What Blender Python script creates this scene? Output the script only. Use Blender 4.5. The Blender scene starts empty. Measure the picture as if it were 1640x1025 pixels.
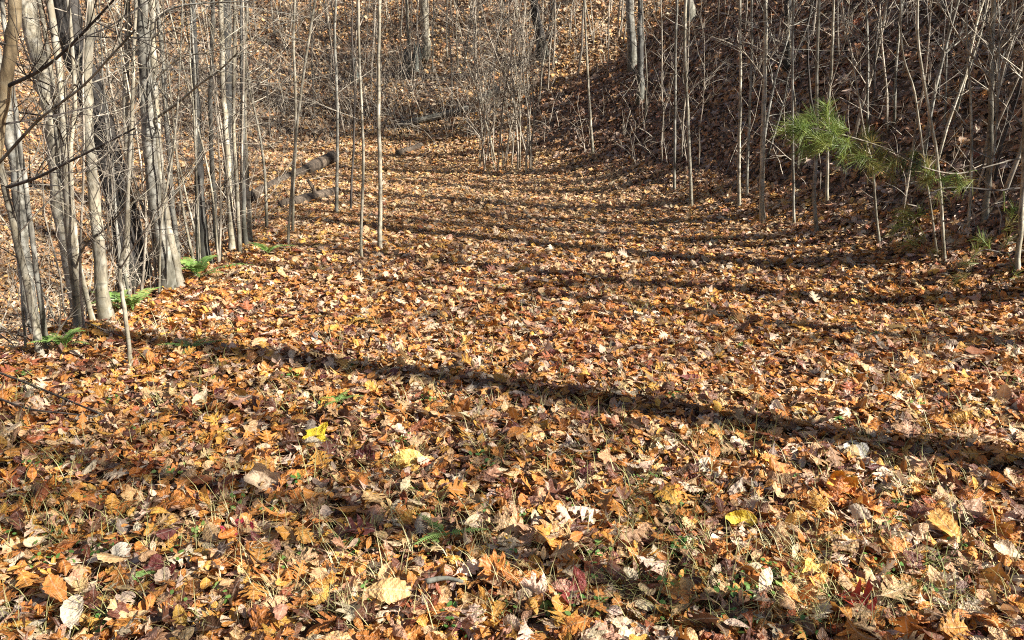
import bpy, math
import numpy as np
from mathutils import Vector

rng = np.random.default_rng(11)
S = bpy.context.scene
COL = S.collection

# ------------------------------------------------------------------ camera
CAM_H, PITCH, FPX, CX, CY = 1.6, math.radians(17.5), 1239.0, 820.0, 512.5
cam_d = bpy.data.cameras.new('camera'); cam_d.sensor_width = 36.0
cam_d.lens = 36.0 * FPX / 1640.0; cam_d.clip_start = 0.05; cam_d.clip_end = 400
cam = bpy.data.objects.new('camera', cam_d); COL.objects.link(cam)
cam.location = (0, 0, CAM_H); cam.rotation_euler = (math.radians(90) - PITCH, 0, 0)
S.camera = cam

# ------------------------------------------------------------------ sky, sun, exposure
SUN_AZ = math.radians(-21)       # direction towards the sun, measured from +X
SUN_EL = math.radians(34)
w = bpy.data.worlds.new('World'); S.world = w; w.use_nodes = True
nt = w.node_tree
bg = nt.nodes['Background']; bg.inputs['Strength'].default_value = 0.05
sky = nt.nodes.new('ShaderNodeTexSky'); sky.sky_type = 'NISHITA'; sky.sun_disc = False
sky.sun_elevation = SUN_EL; sky.sun_rotation = math.pi / 2 - SUN_AZ
nt.links.new(sky.outputs[0], bg.inputs[0])
sd = Vector((math.cos(SUN_AZ) * math.cos(SUN_EL), math.sin(SUN_AZ) * math.cos(SUN_EL), math.sin(SUN_EL)))
ld = bpy.data.lights.new('sun', 'SUN'); ld.energy = 5.0; ld.angle = math.radians(0.55); ld.color = (1, .95, .87)
sun = bpy.data.objects.new('sun', ld); COL.objects.link(sun)
sun.rotation_euler = sd.to_track_quat('Z', 'Y').to_euler(); sun.location = sd * 40
S.view_settings.view_transform = 'Standard'; S.view_settings.look = 'None'
S.view_settings.exposure = 1.7; S.view_settings.gamma = 1.0; S.view_settings.use_curve_mapping = False
S.render.engine = 'CYCLES'
S.cycles.use_denoising = False
S.cycles.max_bounces = 5; S.cycles.diffuse_bounces = 3; S.cycles.glossy_bounces = 2
S.cycles.transmission_bounces = 3; S.cycles.transparent_max_bounces = 4
S.cycles.caustics_reflective = False; S.cycles.caustics_refractive = False
S.cycles.filter_width = 1.1

# ------------------------------------------------------------------ tagging helpers
def tag(o, label=None, cat=None, group=None, kind=None):
    if label: o['label'] = label
    if cat: o['category'] = cat
    if group: o['group'] = group
    if kind: o['kind'] = kind
    return o
def link(name, data, parent=None):
    o = bpy.data.objects.new(name, data); COL.objects.link(o)
    if parent is not None: o.parent = parent
    return o
def thing(name, label, cat, loc=(0, 0, 0), group=None):
    o = bpy.data.objects.new(name, None); COL.objects.link(o); o.location = loc
    o.empty_display_size = .1
    return tag(o, label, cat, group)
def copy_tree(root, parent=None):
    c = root.copy(); COL.objects.link(c); c.parent = parent
    for ch in root.children: copy_tree(ch, c)
    return c

class MB:
    """collects tubes and faces, built as one mesh"""
    def __init__(s): s.v = []; s.f = []; s.n = 0
    def add(s, verts, faces):
        verts = np.asarray(verts, float); n = s.n
        s.v.append(verts); s.f.extend([tuple(int(i) + n for i in f) for f in faces]); s.n += len(verts)
    def tube(s, pts, rad, k=5, cap=True):
        P = np.asarray(pts, float); R = np.asarray(rad, float); n = len(P)
        T = np.gradient(P, axis=0); T /= np.linalg.norm(T, axis=1)[:, None] + 1e-9
        ref = np.array([1., 0, 0]) if abs(T[:, 0]).mean() < .7 else np.array([0, 0, 1.])
        A = ref - (T @ ref)[:, None] * T; A /= np.linalg.norm(A, axis=1)[:, None] + 1e-9
        B = np.cross(T, A)
        th = np.arange(k) * 2 * math.pi / k
        ring = P[:, None, :] + R[:, None, None] * (np.cos(th)[None, :, None] * A[:, None] + np.sin(th)[None, :, None] * B[:, None])
        m = s.n; s.v.append(ring.reshape(-1, 3)); s.n += n * k
        for i in range(n - 1):
            for j in range(k):
                a = m + i * k + j; b = m + i * k + (j + 1) % k
                s.f.append((a, b, b + k, a + k))
        if cap:
            s.f.append(tuple(m + (n - 1) * k + j for j in range(k)))
            s.f.append(tuple(m + k - 1 - j for j in range(k)))
    def mesh(s, name, mat, smooth=True):
        me = bpy.data.meshes.new(name)
        V = np.concatenate(s.v) if s.v else np.zeros((0, 3))
        me.from_pydata(V.tolist(), [], s.f); me.materials.append(mat)
        if smooth: me.polygons.foreach_set('use_smooth', np.ones(len(me.polygons), bool))
        me.update(); return me
    def build(s, name, mat, parent=None, smooth=True):
        return link(name, s.mesh(name, mat, smooth), parent)

# ------------------------------------------------------------------ materials
def node_mat(name):
    m = bpy.data.materials.new(name); m.use_nodes = True
    t = m.node_tree; t.nodes.clear()
    o = t.nodes.new('ShaderNodeOutputMaterial')
    def N(ty, **k):
        n = t.nodes.new(ty)
        for a, b in k.items(): setattr(n, a, b)
        return n
    return m, t, o, N, t.links.new
def ramp(N, stops):
    r = N('ShaderNodeValToRGB'); e = r.color_ramp.elements
    while len(e) < len(stops): e.new(.5)
    for q, (p, c) in zip(e, stops): q.position = p; q.color = (*c, 1)
    return r

def bark(name, base, dark, lichen, lich_amt=.5, ridge=0.0, rough=.9, bump=.5, moss=.2):
    m, t, o, N, L = node_mat(name)
    tc = N('ShaderNodeTexCoord'); oi = N('ShaderNodeObjectInfo')
    off = N('ShaderNodeVectorMath', operation='ADD')
    sc = N('ShaderNodeMath', operation='MULTIPLY'); sc.inputs[1].default_value = 37
    L(oi.outputs['Random'], sc.inputs[0]); L(tc.outputs['Object'], off.inputs[0]); L(sc.outputs[0], off.inputs[1])
    mp = N('ShaderNodeMapping'); mp.inputs['Scale'].default_value = (40, 40, 5 if ridge else 14)
    L(off.outputs[0], mp.inputs[0])
    n1 = N('ShaderNodeTexNoise'); n1.inputs['Scale'].default_value = 1; n1.inputs['Detail'].default_value = 5; n1.inputs['Roughness'].default_value = .65
    L(mp.outputs[0], n1.inputs['Vector'])
    r1 = ramp(N, [(.32, dark), (.5, base), (.72, tuple(min(1, c * 1.2) for c in base))])
    L(n1.outputs[0], r1.inputs[0])
    # lichen and pale blotches
    n2 = N('ShaderNodeTexNoise'); n2.inputs['Scale'].default_value = 15; n2.inputs['Detail'].default_value = 4
    L(off.outputs[0], n2.inputs['Vector'])
    r2 = ramp(N, [(.47, (0, 0, 0)), (.6, (lich_amt,) * 3)]); L(n2.outputs[0], r2.inputs[0])
    mx = N('ShaderNodeMixRGB'); L(r2.outputs[0], mx.inputs[0]); L(r1.outputs[0], mx.inputs[1]); mx.inputs[2].default_value = (*lichen, 1)
    # dark horizontal scars
    mp3 = N('ShaderNodeMapping'); mp3.inputs['Scale'].default_value = (5, 5, 34); L(off.outputs[0], mp3.inputs[0])
    n3 = N('ShaderNodeTexNoise'); n3.inputs['Scale'].default_value = 1; n3.inputs['Detail'].default_value = 2; L(mp3.outputs[0], n3.inputs['Vector'])
    r3 = ramp(N, [(.31, (.35,) * 3), (.39, (1,) * 3)]); L(n3.outputs[0], r3.inputs[0])
    m2 = N('ShaderNodeMixRGB', blend_type='MULTIPLY'); m2.inputs[0].default_value = .7
    L(mx.outputs[0], m2.inputs[1]); L(r3.outputs[0], m2.inputs[2])
    vk = N('ShaderNodeTexVoronoi'); vk.inputs['Scale'].default_value = 6.5; L(off.outputs[0], vk.inputs['Vector'])
    rk = ramp(N, [(.07, (.16, .14, .12)), (.13, (1,) * 3)]); L(vk.outputs['Distance'], rk.inputs[0])
    mk = N('ShaderNodeMixRGB', blend_type='MULTIPLY'); mk.inputs[0].default_value = .9; L(m2.outputs[0], mk.inputs[1]); L(rk.outputs[0], mk.inputs[2])
    nb = N('ShaderNodeTexNoise'); nb.inputs['Scale'].default_value = 3.2; nb.inputs['Detail'].default_value = 3; L(off.outputs[0], nb.inputs['Vector'])
    rb_ = ramp(N, [(.36, (.50, .49, .47)), (.55, (1, 1, 1)), (.7, (1.15, 1.13, 1.05))]); L(nb.outputs[0], rb_.inputs[0])
    mk2 = N('ShaderNodeMixRGB', blend_type='MULTIPLY'); mk2.inputs[0].default_value = .85; L(mk.outputs[0], mk2.inputs[1]); L(rb_.outputs[0], mk2.inputs[2]); m2 = mk2
    # long weather streaks and green-brown growth near the foot
    mp4 = N('ShaderNodeMapping'); mp4.inputs['Scale'].default_value = (26, 26, 2.2); L(off.outputs[0], mp4.inputs[0])
    n4 = N('ShaderNodeTexNoise'); n4.inputs['Scale'].default_value = 1; n4.inputs['Detail'].default_value = 4; L(mp4.outputs[0], n4.inputs['Vector'])
    r4 = ramp(N, [(.36, (.42, .40, .36)), (.52, (.95,) * 3), (.7, (1.12,) * 3)]); L(n4.outputs[0], r4.inputs[0])
    m4 = N('ShaderNodeMixRGB', blend_type='MULTIPLY'); m4.inputs[0].default_value = .8; L(m2.outputs[0], m4.inputs[1]); L(r4.outputs[0], m4.inputs[2])
    sx = N('ShaderNodeSeparateXYZ'); L(tc.outputs['Object'], sx.inputs[0])
    ms = N('ShaderNodeMath', operation='MULTIPLY_ADD'); L(n2.outputs[0], ms.inputs[0]); ms.inputs[1].default_value = -.55; L(sx.outputs[2], ms.inputs[2])
    mr5 = ramp(N, [(0, (moss,) * 3), (.12, (0, 0, 0))]); L(ms.outputs[0], mr5.inputs[0])
    m5 = N('ShaderNodeMixRGB'); L(mr5.outputs[0], m5.inputs[0]); L(m4.outputs[0], m5.inputs[1]); m5.inputs[2].default_value = (.10, .10, .05, 1)
    m2 = m5
    # individual tone of each tree
    hv = N('ShaderNodeMapRange'); hv.inputs[3].default_value = .68; hv.inputs[4].default_value = 1.25; L(oi.outputs['Random'], hv.inputs[0])
    m3 = N('ShaderNodeMixRGB', blend_type='MULTIPLY'); m3.inputs[0].default_value = 1; L(m2.outputs[0], m3.inputs[1]); L(hv.outputs[0], m3.inputs[2])
    bs = N('ShaderNodeBsdfPrincipled'); bs.inputs['Roughness'].default_value = rough
    L(m3.outputs[0], bs.inputs['Base Color'])
    bp = N('ShaderNodeBump'); bp.inputs['Strength'].default_value = .9 if ridge else bump; bp.inputs['Distance'].default_value = .03 if ridge else .008
    L(n1.outputs[0], bp.inputs['Height']); L(bp.outputs[0], bs.inputs['Normal'])
    L(bs.outputs[0], o.inputs[0]); return m
M = {}
M['grey'] = bark('bark_grey', (.20, .185, .15), (.07, .063, .05), (.38, .37, .32), .75)
M['cream'] = bark('bark_cream', (.33, .29, .21), (.12, .10, .07), (.47, .44, .36), .75)
M['tan'] = bark('bark_tan', (.37, .27, .145), (.2, .14, .075), (.44, .36, .23), .5)
M['dark'] = bark('bark_dark', (.035, .030, .026), (.009, .008, .007), (.10, .09, .08), .35, ridge=1)
M['slate'] = bark('bark_slate', (.10, .095, .085), (.04, .037, .033), (.21, .21, .18), .5)
M['twig'] = bark('bark_twig', (.36, .305, .235), (.16, .13, .095), (.48, .44, .36), .5, moss=0)
M['twigd'] = bark('bark_twig_dark', (.07, .055, .045), (.03, .024, .02), (.14, .125, .105), .4, moss=0)
M['deadwood'] = bark('deadwood', (.12, .085, .056), (.035, .026, .018), (.22, .17, .12), .4, ridge=1, moss=0)
M['mossy'] = bark('mossy_stump', (.20, .21, .18), (.08, .085, .07), (.28, .33, .27), .7, moss=0)

def leaf_mat(name, source):
    m, t, o, N, L = node_mat(name)
    if source == 'patch':        # each leaf of a patch has a colour of its own
        at = N('ShaderNodeAttribute', attribute_type='INSTANCER', attribute_name='lc'); ge = N('ShaderNodeNewGeometry')
        ai = N('ShaderNodeObjectInfo'); fr = N('ShaderNodeMath', operation='MULTIPLY_ADD'); fr.inputs[1].default_value = 7.3
        L(ai.outputs['Random'], fr.inputs[0]); L(ge.outputs['Random Per Island'], fr.inputs[2])
        f2 = N('ShaderNodeMath', operation='FRACT'); L(fr.outputs[0], f2.inputs[0])
        rp = ramp(N, [(0, (.5, .42, .36)), (.2, (1.15, 1.2, 1.3)), (.35, (.92, .62, .42)), (.5, (1, .95, .85)), (.65, (.65, .5, .42)), (.8, (1.08, .85, .5)), (.95, (.75, .75, .75))])
        rp.color_ramp.interpolation = 'CONSTANT'; L(f2.outputs[0], rp.inputs[0])
        mm = N('ShaderNodeMixRGB', blend_type='MULTIPLY'); mm.inputs[0].default_value = 1; L(at.outputs['Color'], mm.inputs[1]); L(rp.outputs[0], mm.inputs[2]); colr = mm.outputs[0]
    elif source == 'inst':
        at = N('ShaderNodeAttribute', attribute_type='INSTANCER', attribute_name='lc'); colr = at.outputs['Color']
    else:
        at = N('ShaderNodeObjectInfo'); colr = at.outputs['Color']
    uv = N('ShaderNodeUVMap'); uv.uv_map = 'UVMap'
    sp = N('ShaderNodeSeparateXYZ'); L(uv.outputs[0], sp.inputs[0])
    ab = N('ShaderNodeMath', operation='ABSOLUTE'); L(sp.outputs[0], ab.inputs[0])
    # side veins: stripes running forward from the midrib
    k = N('ShaderNodeMath', operation='MULTIPLY_ADD'); L(ab.outputs[0], k.inputs[0]); k.inputs[1].default_value = -.22; L(sp.outputs[1], k.inputs[2])
    ml = N('ShaderNodeMath', operation='MULTIPLY'); L(k.outputs[0], ml.inputs[0]); ml.inputs[1].default_value = 62
    sn = N('ShaderNodeMath', operation='SINE'); L(ml.outputs[0], sn.inputs[0])
    vr = ramp(N, [(.0, (1,) * 3), (.8, (1,) * 3), (.99, (.86, .82, .74))]); L(sn.outputs[0], vr.inputs[0])
    mr = ramp(N, [(.02, (1.0, .95, .8)), (.06, (.0, .0, .0))]); L(ab.outputs[0], mr.inputs[0])
    tc = N('ShaderNodeTexCoord'); oi = N('ShaderNodeObjectInfo')
    ad = N('ShaderNodeVectorMath', operation='ADD'); s9 = N('ShaderNodeMath', operation='MULTIPLY'); s9.inputs[1].default_value = 91
    L(oi.outputs['Random'], s9.inputs[0]); L(tc.outputs['Object'], ad.inputs[0]); L(s9.outputs[0], ad.inputs[1])
    nz = N('ShaderNodeTexNoise'); nz.inputs['Scale'].default_value = 4.5; nz.inputs['Detail'].default_value = 4; L(ad.outputs[0], nz.inputs['Vector'])
    nr = ramp(N, [(.28, (.55, .48, .42)), (.5, (.98, .97, .95)), (.75, (1.18, 1.12, 1.0))]); L(nz.outputs[0], nr.inputs[0])
    a1 = N('ShaderNodeMixRGB', blend_type='MULTIPLY'); a1.inputs[0].default_value = .85; L(colr, a1.inputs[1]); L(nr.outputs[0], a1.inputs[2])
    a2 = N('ShaderNodeMixRGB', blend_type='MULTIPLY'); a2.inputs[0].default_value = .7; L(a1.outputs[0], a2.inputs[1]); L(vr.outputs[0], a2.inputs[2])
    a3 = N('ShaderNodeMixRGB', blend_type='SCREEN'); a3.inputs[0].default_value = .12; L(a2.outputs[0], a3.inputs[1]); L(mr.outputs[0], a3.inputs[2])
    bs = N('ShaderNodeBsdfPrincipled'); bs.inputs['Roughness'].default_value = .52; bs.inputs['Specular IOR Level'].default_value = .38
    L(a3.outputs[0], bs.inputs['Base Color'])
    bp = N('ShaderNodeBump'); bp.inputs['Strength'].default_value = .5; bp.inputs['Distance'].default_value = .06
    hsum = N('ShaderNodeMath', operation='MULTIPLY_ADD'); L(sn.outputs[0], hsum.inputs[0]); hsum.inputs[1].default_value = -.012; L(nz.outputs[0], hsum.inputs[2])
    L(hsum.outputs[0], bp.inputs['Height']); L(bp.outputs[0], bs.inputs['Normal'])
    tr = N('ShaderNodeBsdfTranslucent'); L(a3.outputs[0], tr.inputs[0])
    mx = N('ShaderNodeMixShader'); mx.inputs[0].default_value = .24; L(bs.outputs[0], mx.inputs[1]); L(tr.outputs[0], mx.inputs[2])
    L(mx.outputs[0], o.inputs[0]); return m
M['leaf_i'] = leaf_mat('dry_leaf_litter', 'inst')
M['leaf_o'] = leaf_mat('dry_leaf', 'obj')
M['leaf_p'] = leaf_mat('dry_leaf_patch', 'patch')

def green_mat(name, cols, scale=6, transl=.3):
    m, t, o, N, L = node_mat(name)
    tc = N('ShaderNodeTexCoord'); nz = N('ShaderNodeTexNoise'); nz.inputs['Scale'].default_value = scale; nz.inputs['Detail'].default_value = 3
    L(tc.outputs['Object'], nz.inputs['Vector'])
    r = ramp(N, [(.3 + .4 * i / (len(cols) - 1), c) for i, c in enumerate(cols)]); L(nz.outputs[0], r.inputs[0])
    bs = N('ShaderNodeBsdfPrincipled'); bs.inputs['Roughness'].default_value = .5; L(r.outputs[0], bs.inputs['Base Color'])
    tr = N('ShaderNodeBsdfTranslucent'); L(r.outputs[0], tr.inputs[0])
    mx = N('ShaderNodeMixShader'); mx.inputs[0].default_value = transl; L(bs.outputs[0], mx.inputs[1]); L(tr.outputs[0], mx.inputs[2])
    L(mx.outputs[0], o.inputs[0]); return m
M['needle'] = green_mat('pine_needle', [(.06, .10, .022), (.15, .21, .04), (.36, .40, .09)], 7)
M['needle_b'] = green_mat('pine_needle_yellowed', [(.10, .13, .03), (.2, .2, .05), (.35, .22, .09)], 9)
M['fern'] = green_mat('fern_green', [(.10, .19, .04), (.18, .30, .07), (.32, .38, .12)], 9)
M['grass'] = green_mat('dry_grass', [(.16, .20, .05), (.42, .38, .15), (.58, .5, .27)], 3)
M['weed'] = green_mat('weed_green', [(.05, .12, .02), (.10, .21, .04), (.22, .30, .07)], 3)

def soil():
    m, t, o, N, L = node_mat('forest_soil')
    tc = N('ShaderNodeTexCoord')
    n1 = N('ShaderNodeTexNoise'); n1.inputs['Scale'].default_value = 22; n1.inputs['Detail'].default_value = 8; n1.inputs['Roughness'].default_value = .75; L(tc.outputs['Object'], n1.inputs['Vector'])
    v = N('ShaderNodeTexVoronoi'); v.inputs['Scale'].default_value = 16; L(tc.outputs['Object'], v.inputs['Vector'])
    r1 = ramp(N, [(.3, (.03, .02, .013)), (.5, (.085, .055, .034)), (.68, (.19, .12, .07))]); L(n1.outputs[0], r1.inputs[0])
    r2 = ramp(N, [(0, (.10, .05, .03)), (.5, (.17, .10, .055)), (1, (.24, .16, .1))]); L(v.outputs['Color'], r2.inputs[0])
    mx = N('ShaderNodeMixRGB'); mx.inputs[0].default_value = .45; L(r1.outputs[0], mx.inputs[1]); L(r2.outputs[0], mx.inputs[2])
    bs = N('ShaderNodeBsdfPrincipled'); bs.inputs['Roughness'].default_value = .95; L(mx.outputs[0], bs.inputs['Base Color'])
    bp = N('ShaderNodeBump'); bp.inputs['Strength'].default_value = .8; bp.inputs['Distance'].default_value = .03
    L(n1.outputs[0], bp.inputs['Height']); L(bp.outputs[0], bs.inputs['Normal']); L(bs.outputs[0], o.inputs[0]); return m
M['soil'] = soil()

# ------------------------------------------------------------------ terrain
FLOOR = np.array([(6.6, -8), (5.6, 0), (4.8, 3), (3.75, 5.2), (2.75, 8.1), (1.45, 11.7), (.1, 14.3), (-2, 15.8), (-5, 16.6), (-9, 16.6),
                  (-10.2, 14), (-9.2, 9), (-7.6, 4), (-7.4, -8)], float)
FSLOPE = np.array([.5, .48, .62, .92, .99, .93, .80, .80, .74, .70, .62, .68, .72, .7])
def vnoise(x, y, s, seed):
    """cheap smooth noise from a few rotated sines"""
    r = np.random.default_rng(seed); o = 0
    for i in range(5):
        a = r.uniform(0, 6.28); f = s * r.uniform(.6, 1.7); o = o + np.sin((x * math.cos(a) + y * math.sin(a)) * f + r.uniform(0, 6.28))
    return o / 5
def sstep(a, b, x):
    t = np.clip((x - a) / (b - a), 0, 1); return t * t * (3 - 2 * t)
def lip(y):
    return np.interp(y, [-8, 3, 4.2, 5, 6.2, 8, 10, 11.5, 13, 15, 20], [-3.3, -3.1, -3.02, -2.9, -2.72, -2.75, -2.95, -3.2, -3.9, -5.5, -8])
def H(x, y):
    x = np.asarray(x, float); y = np.asarray(y, float)
    n = len(FLOOR); best = np.full(x.shape, 1e9); sl = np.zeros(x.shape); inside = np.zeros(x.shape, bool); wsum = np.zeros(x.shape)
    for i in range(n):
        a, b = FLOOR[i], FLOOR[(i + 1) % n]; e = b - a
        t = np.clip(((x - a[0]) * e[0] + (y - a[1]) * e[1]) / (e @ e), 0, 1)
        d = np.hypot(x - a[0] - t * e[0], y - a[1] - t * e[1])
        wgt = 1 / (d + .4) ** 3; sl += wgt * (FSLOPE[i] * (1 - t) + FSLOPE[(i + 1) % n] * t); wsum += wgt
        best = np.minimum(best, d)
        c = (a[1] > y) != (b[1] > y)
        xi = a[0] + (y - a[1]) / (e[1] if abs(e[1]) > 1e-9 else 1e-9) * e[0]
        inside ^= c & (x < xi)
    sl /= wsum
    d = np.where(inside, -best, best)
    ds = .5 * (d + np.sqrt(d * d + .5)) - .10          # soft foot
    ds = np.maximum(ds, 0)
    far = np.maximum(ds - 22, 0)
    hill = sl * (ds - .35 * far)
    dl = lip(y) - x
    rav = -1.9 * sstep(-.15, 3.0, dl) * (1 - sstep(10.5, 15.5, y))
    und = .035 * vnoise(x, y, 1.3, 3) + .012 * vnoise(x, y, 6, 4) + sstep(.5, 5, ds) * (.22 * vnoise(x, y, .55, 5) + .07 * vnoise(x, y, 2.1, 6))
    return hill + rav + und - .045 * sstep(0, 2.5, np.abs(x - .3) - .8) * 0
def normal(x, y, e=.06):
    gx = (H(x + e, y) - H(x - e, y)) / (2 * e); gy = (H(x, y + e) - H(x, y - e)) / (2 * e)
    n = np.stack([-gx, -gy, np.ones_like(gx)], -1); return n / np.linalg.norm(n, axis=-1, keepdims=True)

cp, sp_ = math.cos(PITCH), math.sin(PITCH)
def ray(px, py):
    a, b = (px - CX) / FPX, -(py - CY) / FPX
    return np.array([a, cp + b * sp_, -sp_ + b * cp])
def project(P):
    P = np.asarray(P, float); q = P - np.array([0, 0, CAM_H])
    dep = q[..., 1] * cp - q[..., 2] * sp_; up = q[..., 1] * sp_ + q[..., 2] * cp
    dd = np.where(dep > .05, dep, .05)
    return CX + FPX * q[..., 0] / dd, CY - FPX * up / dd, dep
_T = np.concatenate([np.arange(1.2, 20, .02), np.arange(20, 70, .1)])
def ground(px, py):
    d = ray(px, py); P = np.array([0, 0, CAM_H]) + _T[:, None] * d
    below = P[:, 2] < H(P[:, 0], P[:, 1])
    i = int(np.argmax(below)) if below.any() else len(_T) - 1
    p = P[i]; return np.array([p[0], p[1], float(H(p[0], p[1]))])
def at_y(px, py, Y):
    d = ray(px, py); return np.array([0, 0, CAM_H]) + d * (Y / d[1])

def axis(lo, hi, f0, f1, fine, coarse):
    a = np.arange(f0, lo, -coarse)[1:][::-1]; return np.concatenate([a, np.arange(f0, f1, fine), np.arange(f1, hi, coarse)])
gx_, gy_ = axis(-48, 46, -5, 6, .11, .4), axis(-12, 62, .5, 16, .11, .4)
GX, GY = np.meshgrid(gx_, gy_); GZ = H(GX, GY) - .012
nx, ny = len(gx_), len(gy_)
idx = np.arange(nx * ny).reshape(ny, nx)
F = np.stack([idx[:-1, :-1], idx[:-1, 1:], idx[1:, 1:], idx[1:, :-1]], -1).reshape(-1, 4)
me = bpy.data.meshes.new('forest_floor')
me.vertices.add(nx * ny); me.vertices.foreach_set('co', np.stack([GX, GY, GZ], -1).reshape(-1).astype('f4'))
me.loops.add(F.size); me.loops.foreach_set('vertex_index', F.reshape(-1).astype('i4'))
me.polygons.add(len(F)); me.polygons.foreach_set('loop_start', (np.arange(len(F)) * 4).astype('i4'))
me.update(calc_edges=True); me.validate(); me.polygons.foreach_set('use_smooth', np.ones(len(F), bool))
me.materials.append(M['soil'])
FLOOR_OBJ = tag(link('forest_floor', me), 'brown soil of the woodland track and slopes under the leaves', kind='structure')

# ------------------------------------------------------------------ leaf shapes
def strip_leaf(outline, Lk, Ck, fold, twist, wr, seed, stem=.22):
    """outline: (t, halfwidth, forward shift); curl along Lk, across Ck"""
    r = np.random.default_rng(seed); U = np.array([-1, -.5, 0, .5, 1.])
    V, UV = [], []
    asym = r.uniform(-.08, .08)
    for t, wd, sh in outline:
        for u in U:
            x = u * wd * (1 + asym * np.sign(u)); y = t + abs(u) ** 1.5 * sh
            V.append((x, y)); UV.append((u * wd / .4, t))
    V = np.array(V); nS = len(outline)
    F = [(i * 5 + j, i * 5 + j + 1, i * 5 + j + 6, i * 5 + j + 5) for i in range(nS - 1) for j in range(4)]
    if stem:
        b = len(V); V = np.vstack([V, [(-.012, .02), (.012, .02), (-.008, -stem), (.008, -stem)]]); UV += [(0, 0)] * 4
        F.append((b + 2, b + 3, b + 1, b))
    return bend(V, F, UV, Lk, Ck, fold, twist, wr, r)
def fan_leaf(rad, Lk, Ck, fold, twist, wr, seed, stem=.5):
    r = np.random.default_rng(seed); n = len(rad)
    th = np.linspace(-math.pi * .86, math.pi * .86, n) + math.pi / 2
    R = np.array(rad); rim = np.stack([R * np.cos(th), R * np.sin(th)], -1)
    V = np.vstack([[(0, 0)], rim * .5, rim]); c = 0
    F = []
    for i in range(n - 1):
        F.append((0, 1 + i, 2 + i)); F.append((1 + i, 1 + n + i, 2 + n + i, 2 + i))
    UV = [(0, 0)] + [tuple(p) for p in V[1:]]
    b = len(V); V = np.vstack([V, [(-.012, .02), (.012, .02), (-.008, -stem), (.008, -stem)]]); UV += [(0, 0)] * 4
    F.append((b + 2, b + 3, b + 1, b))
    V[:, 1] += .1
    return bend(V, F, UV, Lk, Ck, fold, twist, wr, r)
def bend(V, F, UV, Lk, Ck, fold, twist, wr, r):
    x, y = V[:, 0].copy(), V[:, 1] - .45
    ax = r.uniform(-.35, .35); c, s = math.cos(ax), math.sin(ax)       # the curl axis is not quite the midrib
    x, y = c * x - s * y, s * x + c * y
    z = np.zeros_like(x)
    z += fold * np.abs(x)
    if abs(Ck) > 1e-3:
        z += (1 - np.cos(Ck * x)) / Ck; x = np.sin(Ck * x) / Ck
    if abs(Lk) > 1e-3:
        rr = 1 / Lk; th = y * Lk; y2 = np.sin(th) * (rr - z); z = rr - np.cos(th) * (rr - z); y = y2
    a = twist * y; x, z = x * np.cos(a) - z * np.sin(a), x * np.sin(a) + z * np.cos(a)
    for _ in range(3):
        d = r.normal(size=2); d *= r.uniform(4, 9) / np.linalg.norm(d); z += wr * np.sin(d[0] * x + d[1] * y + r.uniform(0, 6.28))
    P = np.stack([x, y, z], -1); P[:, 2] -= P[:, 2].mean()
    return P, F, UV
def oval(wd, n=11, pk=.45, wav=0, k=8, tip=.0):
    o = []
    for i in range(n):
        t = i / (n - 1); a = t ** (math.log(.5) / math.log(pk)); h = wd * max(math.sin(math.pi * a), 0) ** .8
        h *= 1 + wav * (1 if i % 2 else -1); o.append((t, max(h, .006), .05 * math.sin(math.pi * t) + (.03 if i % 2 else 0) * (wav > 0)))
    return o
REDOAK = [(0, .02, 0), (.1, .06, 0), (.17, .11, 0), (.24, .27, .05), (.28, .31, .10), (.31, .13, .02), (.36, .10, 0), (.44, .38, .06), (.49, .45, .14), (.52, .18, .03), (.57, .12, 0), (.66, .33, .07), (.71, .38, .13), (.74, .16, .03), (.8, .10, 0), (.88, .19, .05), (.92, .07, .02), (1, .01, 0)]
WHITEOAK = [(0, .02, 0), (.08, .05, 0), (.16, .15, .02), (.24, .2, .03), (.3, .1, .0), (.38, .24, .03), (.46, .3, .04), (.52, .13, 0), (.6, .28, .03), (.7, .32, .04), (.76, .17, 0), (.84, .24, .02), (.93, .17, .01), (1, .04, 0)]
TULIP = [(0, .03, 0), (.04, .26, -.04), (.14, .46, -.02), (.28, .43, 0), (.42, .32, 0), (.55, .33, .02), (.68, .45, .06), (.8, .4, .1), (.88, .25, .08), (.86, .02, .0)]
MAPLE = [.22, .34, .42, .5, .3, .42, .62, .74, .55, .36, .55, .8, .95, .8, .55, .36, .55, .74, .62, .42, .3, .5, .42, .34, .22]
BITS = [(0, .1, 0), (.2, .34, .05), (.45, .28, -.06), (.7, .36, .04), (1, .12, .02)]
SHAPES = {'redoak': (REDOAK, 'strip'), 'whiteoak': (WHITEOAK, 'strip'), 'chestnutoak': (oval(.27, 15, .56, .09), 'strip'), 'beech': (oval(.26, 11, .42, .05), 'strip'),
          'cherry': (oval(.19, 9, .45), 'strip'), 'hickory': (oval(.2, 9, .6), 'strip'), 'tulip': (TULIP, 'strip'), 'maple': (MAPLE, 'fan'), 'bit': (BITS, 'strip')}
CURLS = [(.5, .6, .0, .2, .02), (-.7, 1.3, .08, .4, .03), (1.4, -.9, .0, -.7, .035), (.9, 3.2, .15, .8, .02), (-1.9, 1.6, .05, 1.0, .03), (2.3, 5.2, .0, .3, .02)]
KSIZE_ = {'redoak': .15, 'whiteoak': .13, 'chestnutoak': .14, 'beech': .095, 'cherry': .085, 'hickory': .115, 'tulip': .10, 'maple': .07, 'bit': .045}
PROTO = bpy.data.collections.new('leaf_shapes')          # shapes only: instanced by the litter, never shown themselves
PM, PK = [], []
pi_ = 0
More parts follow.
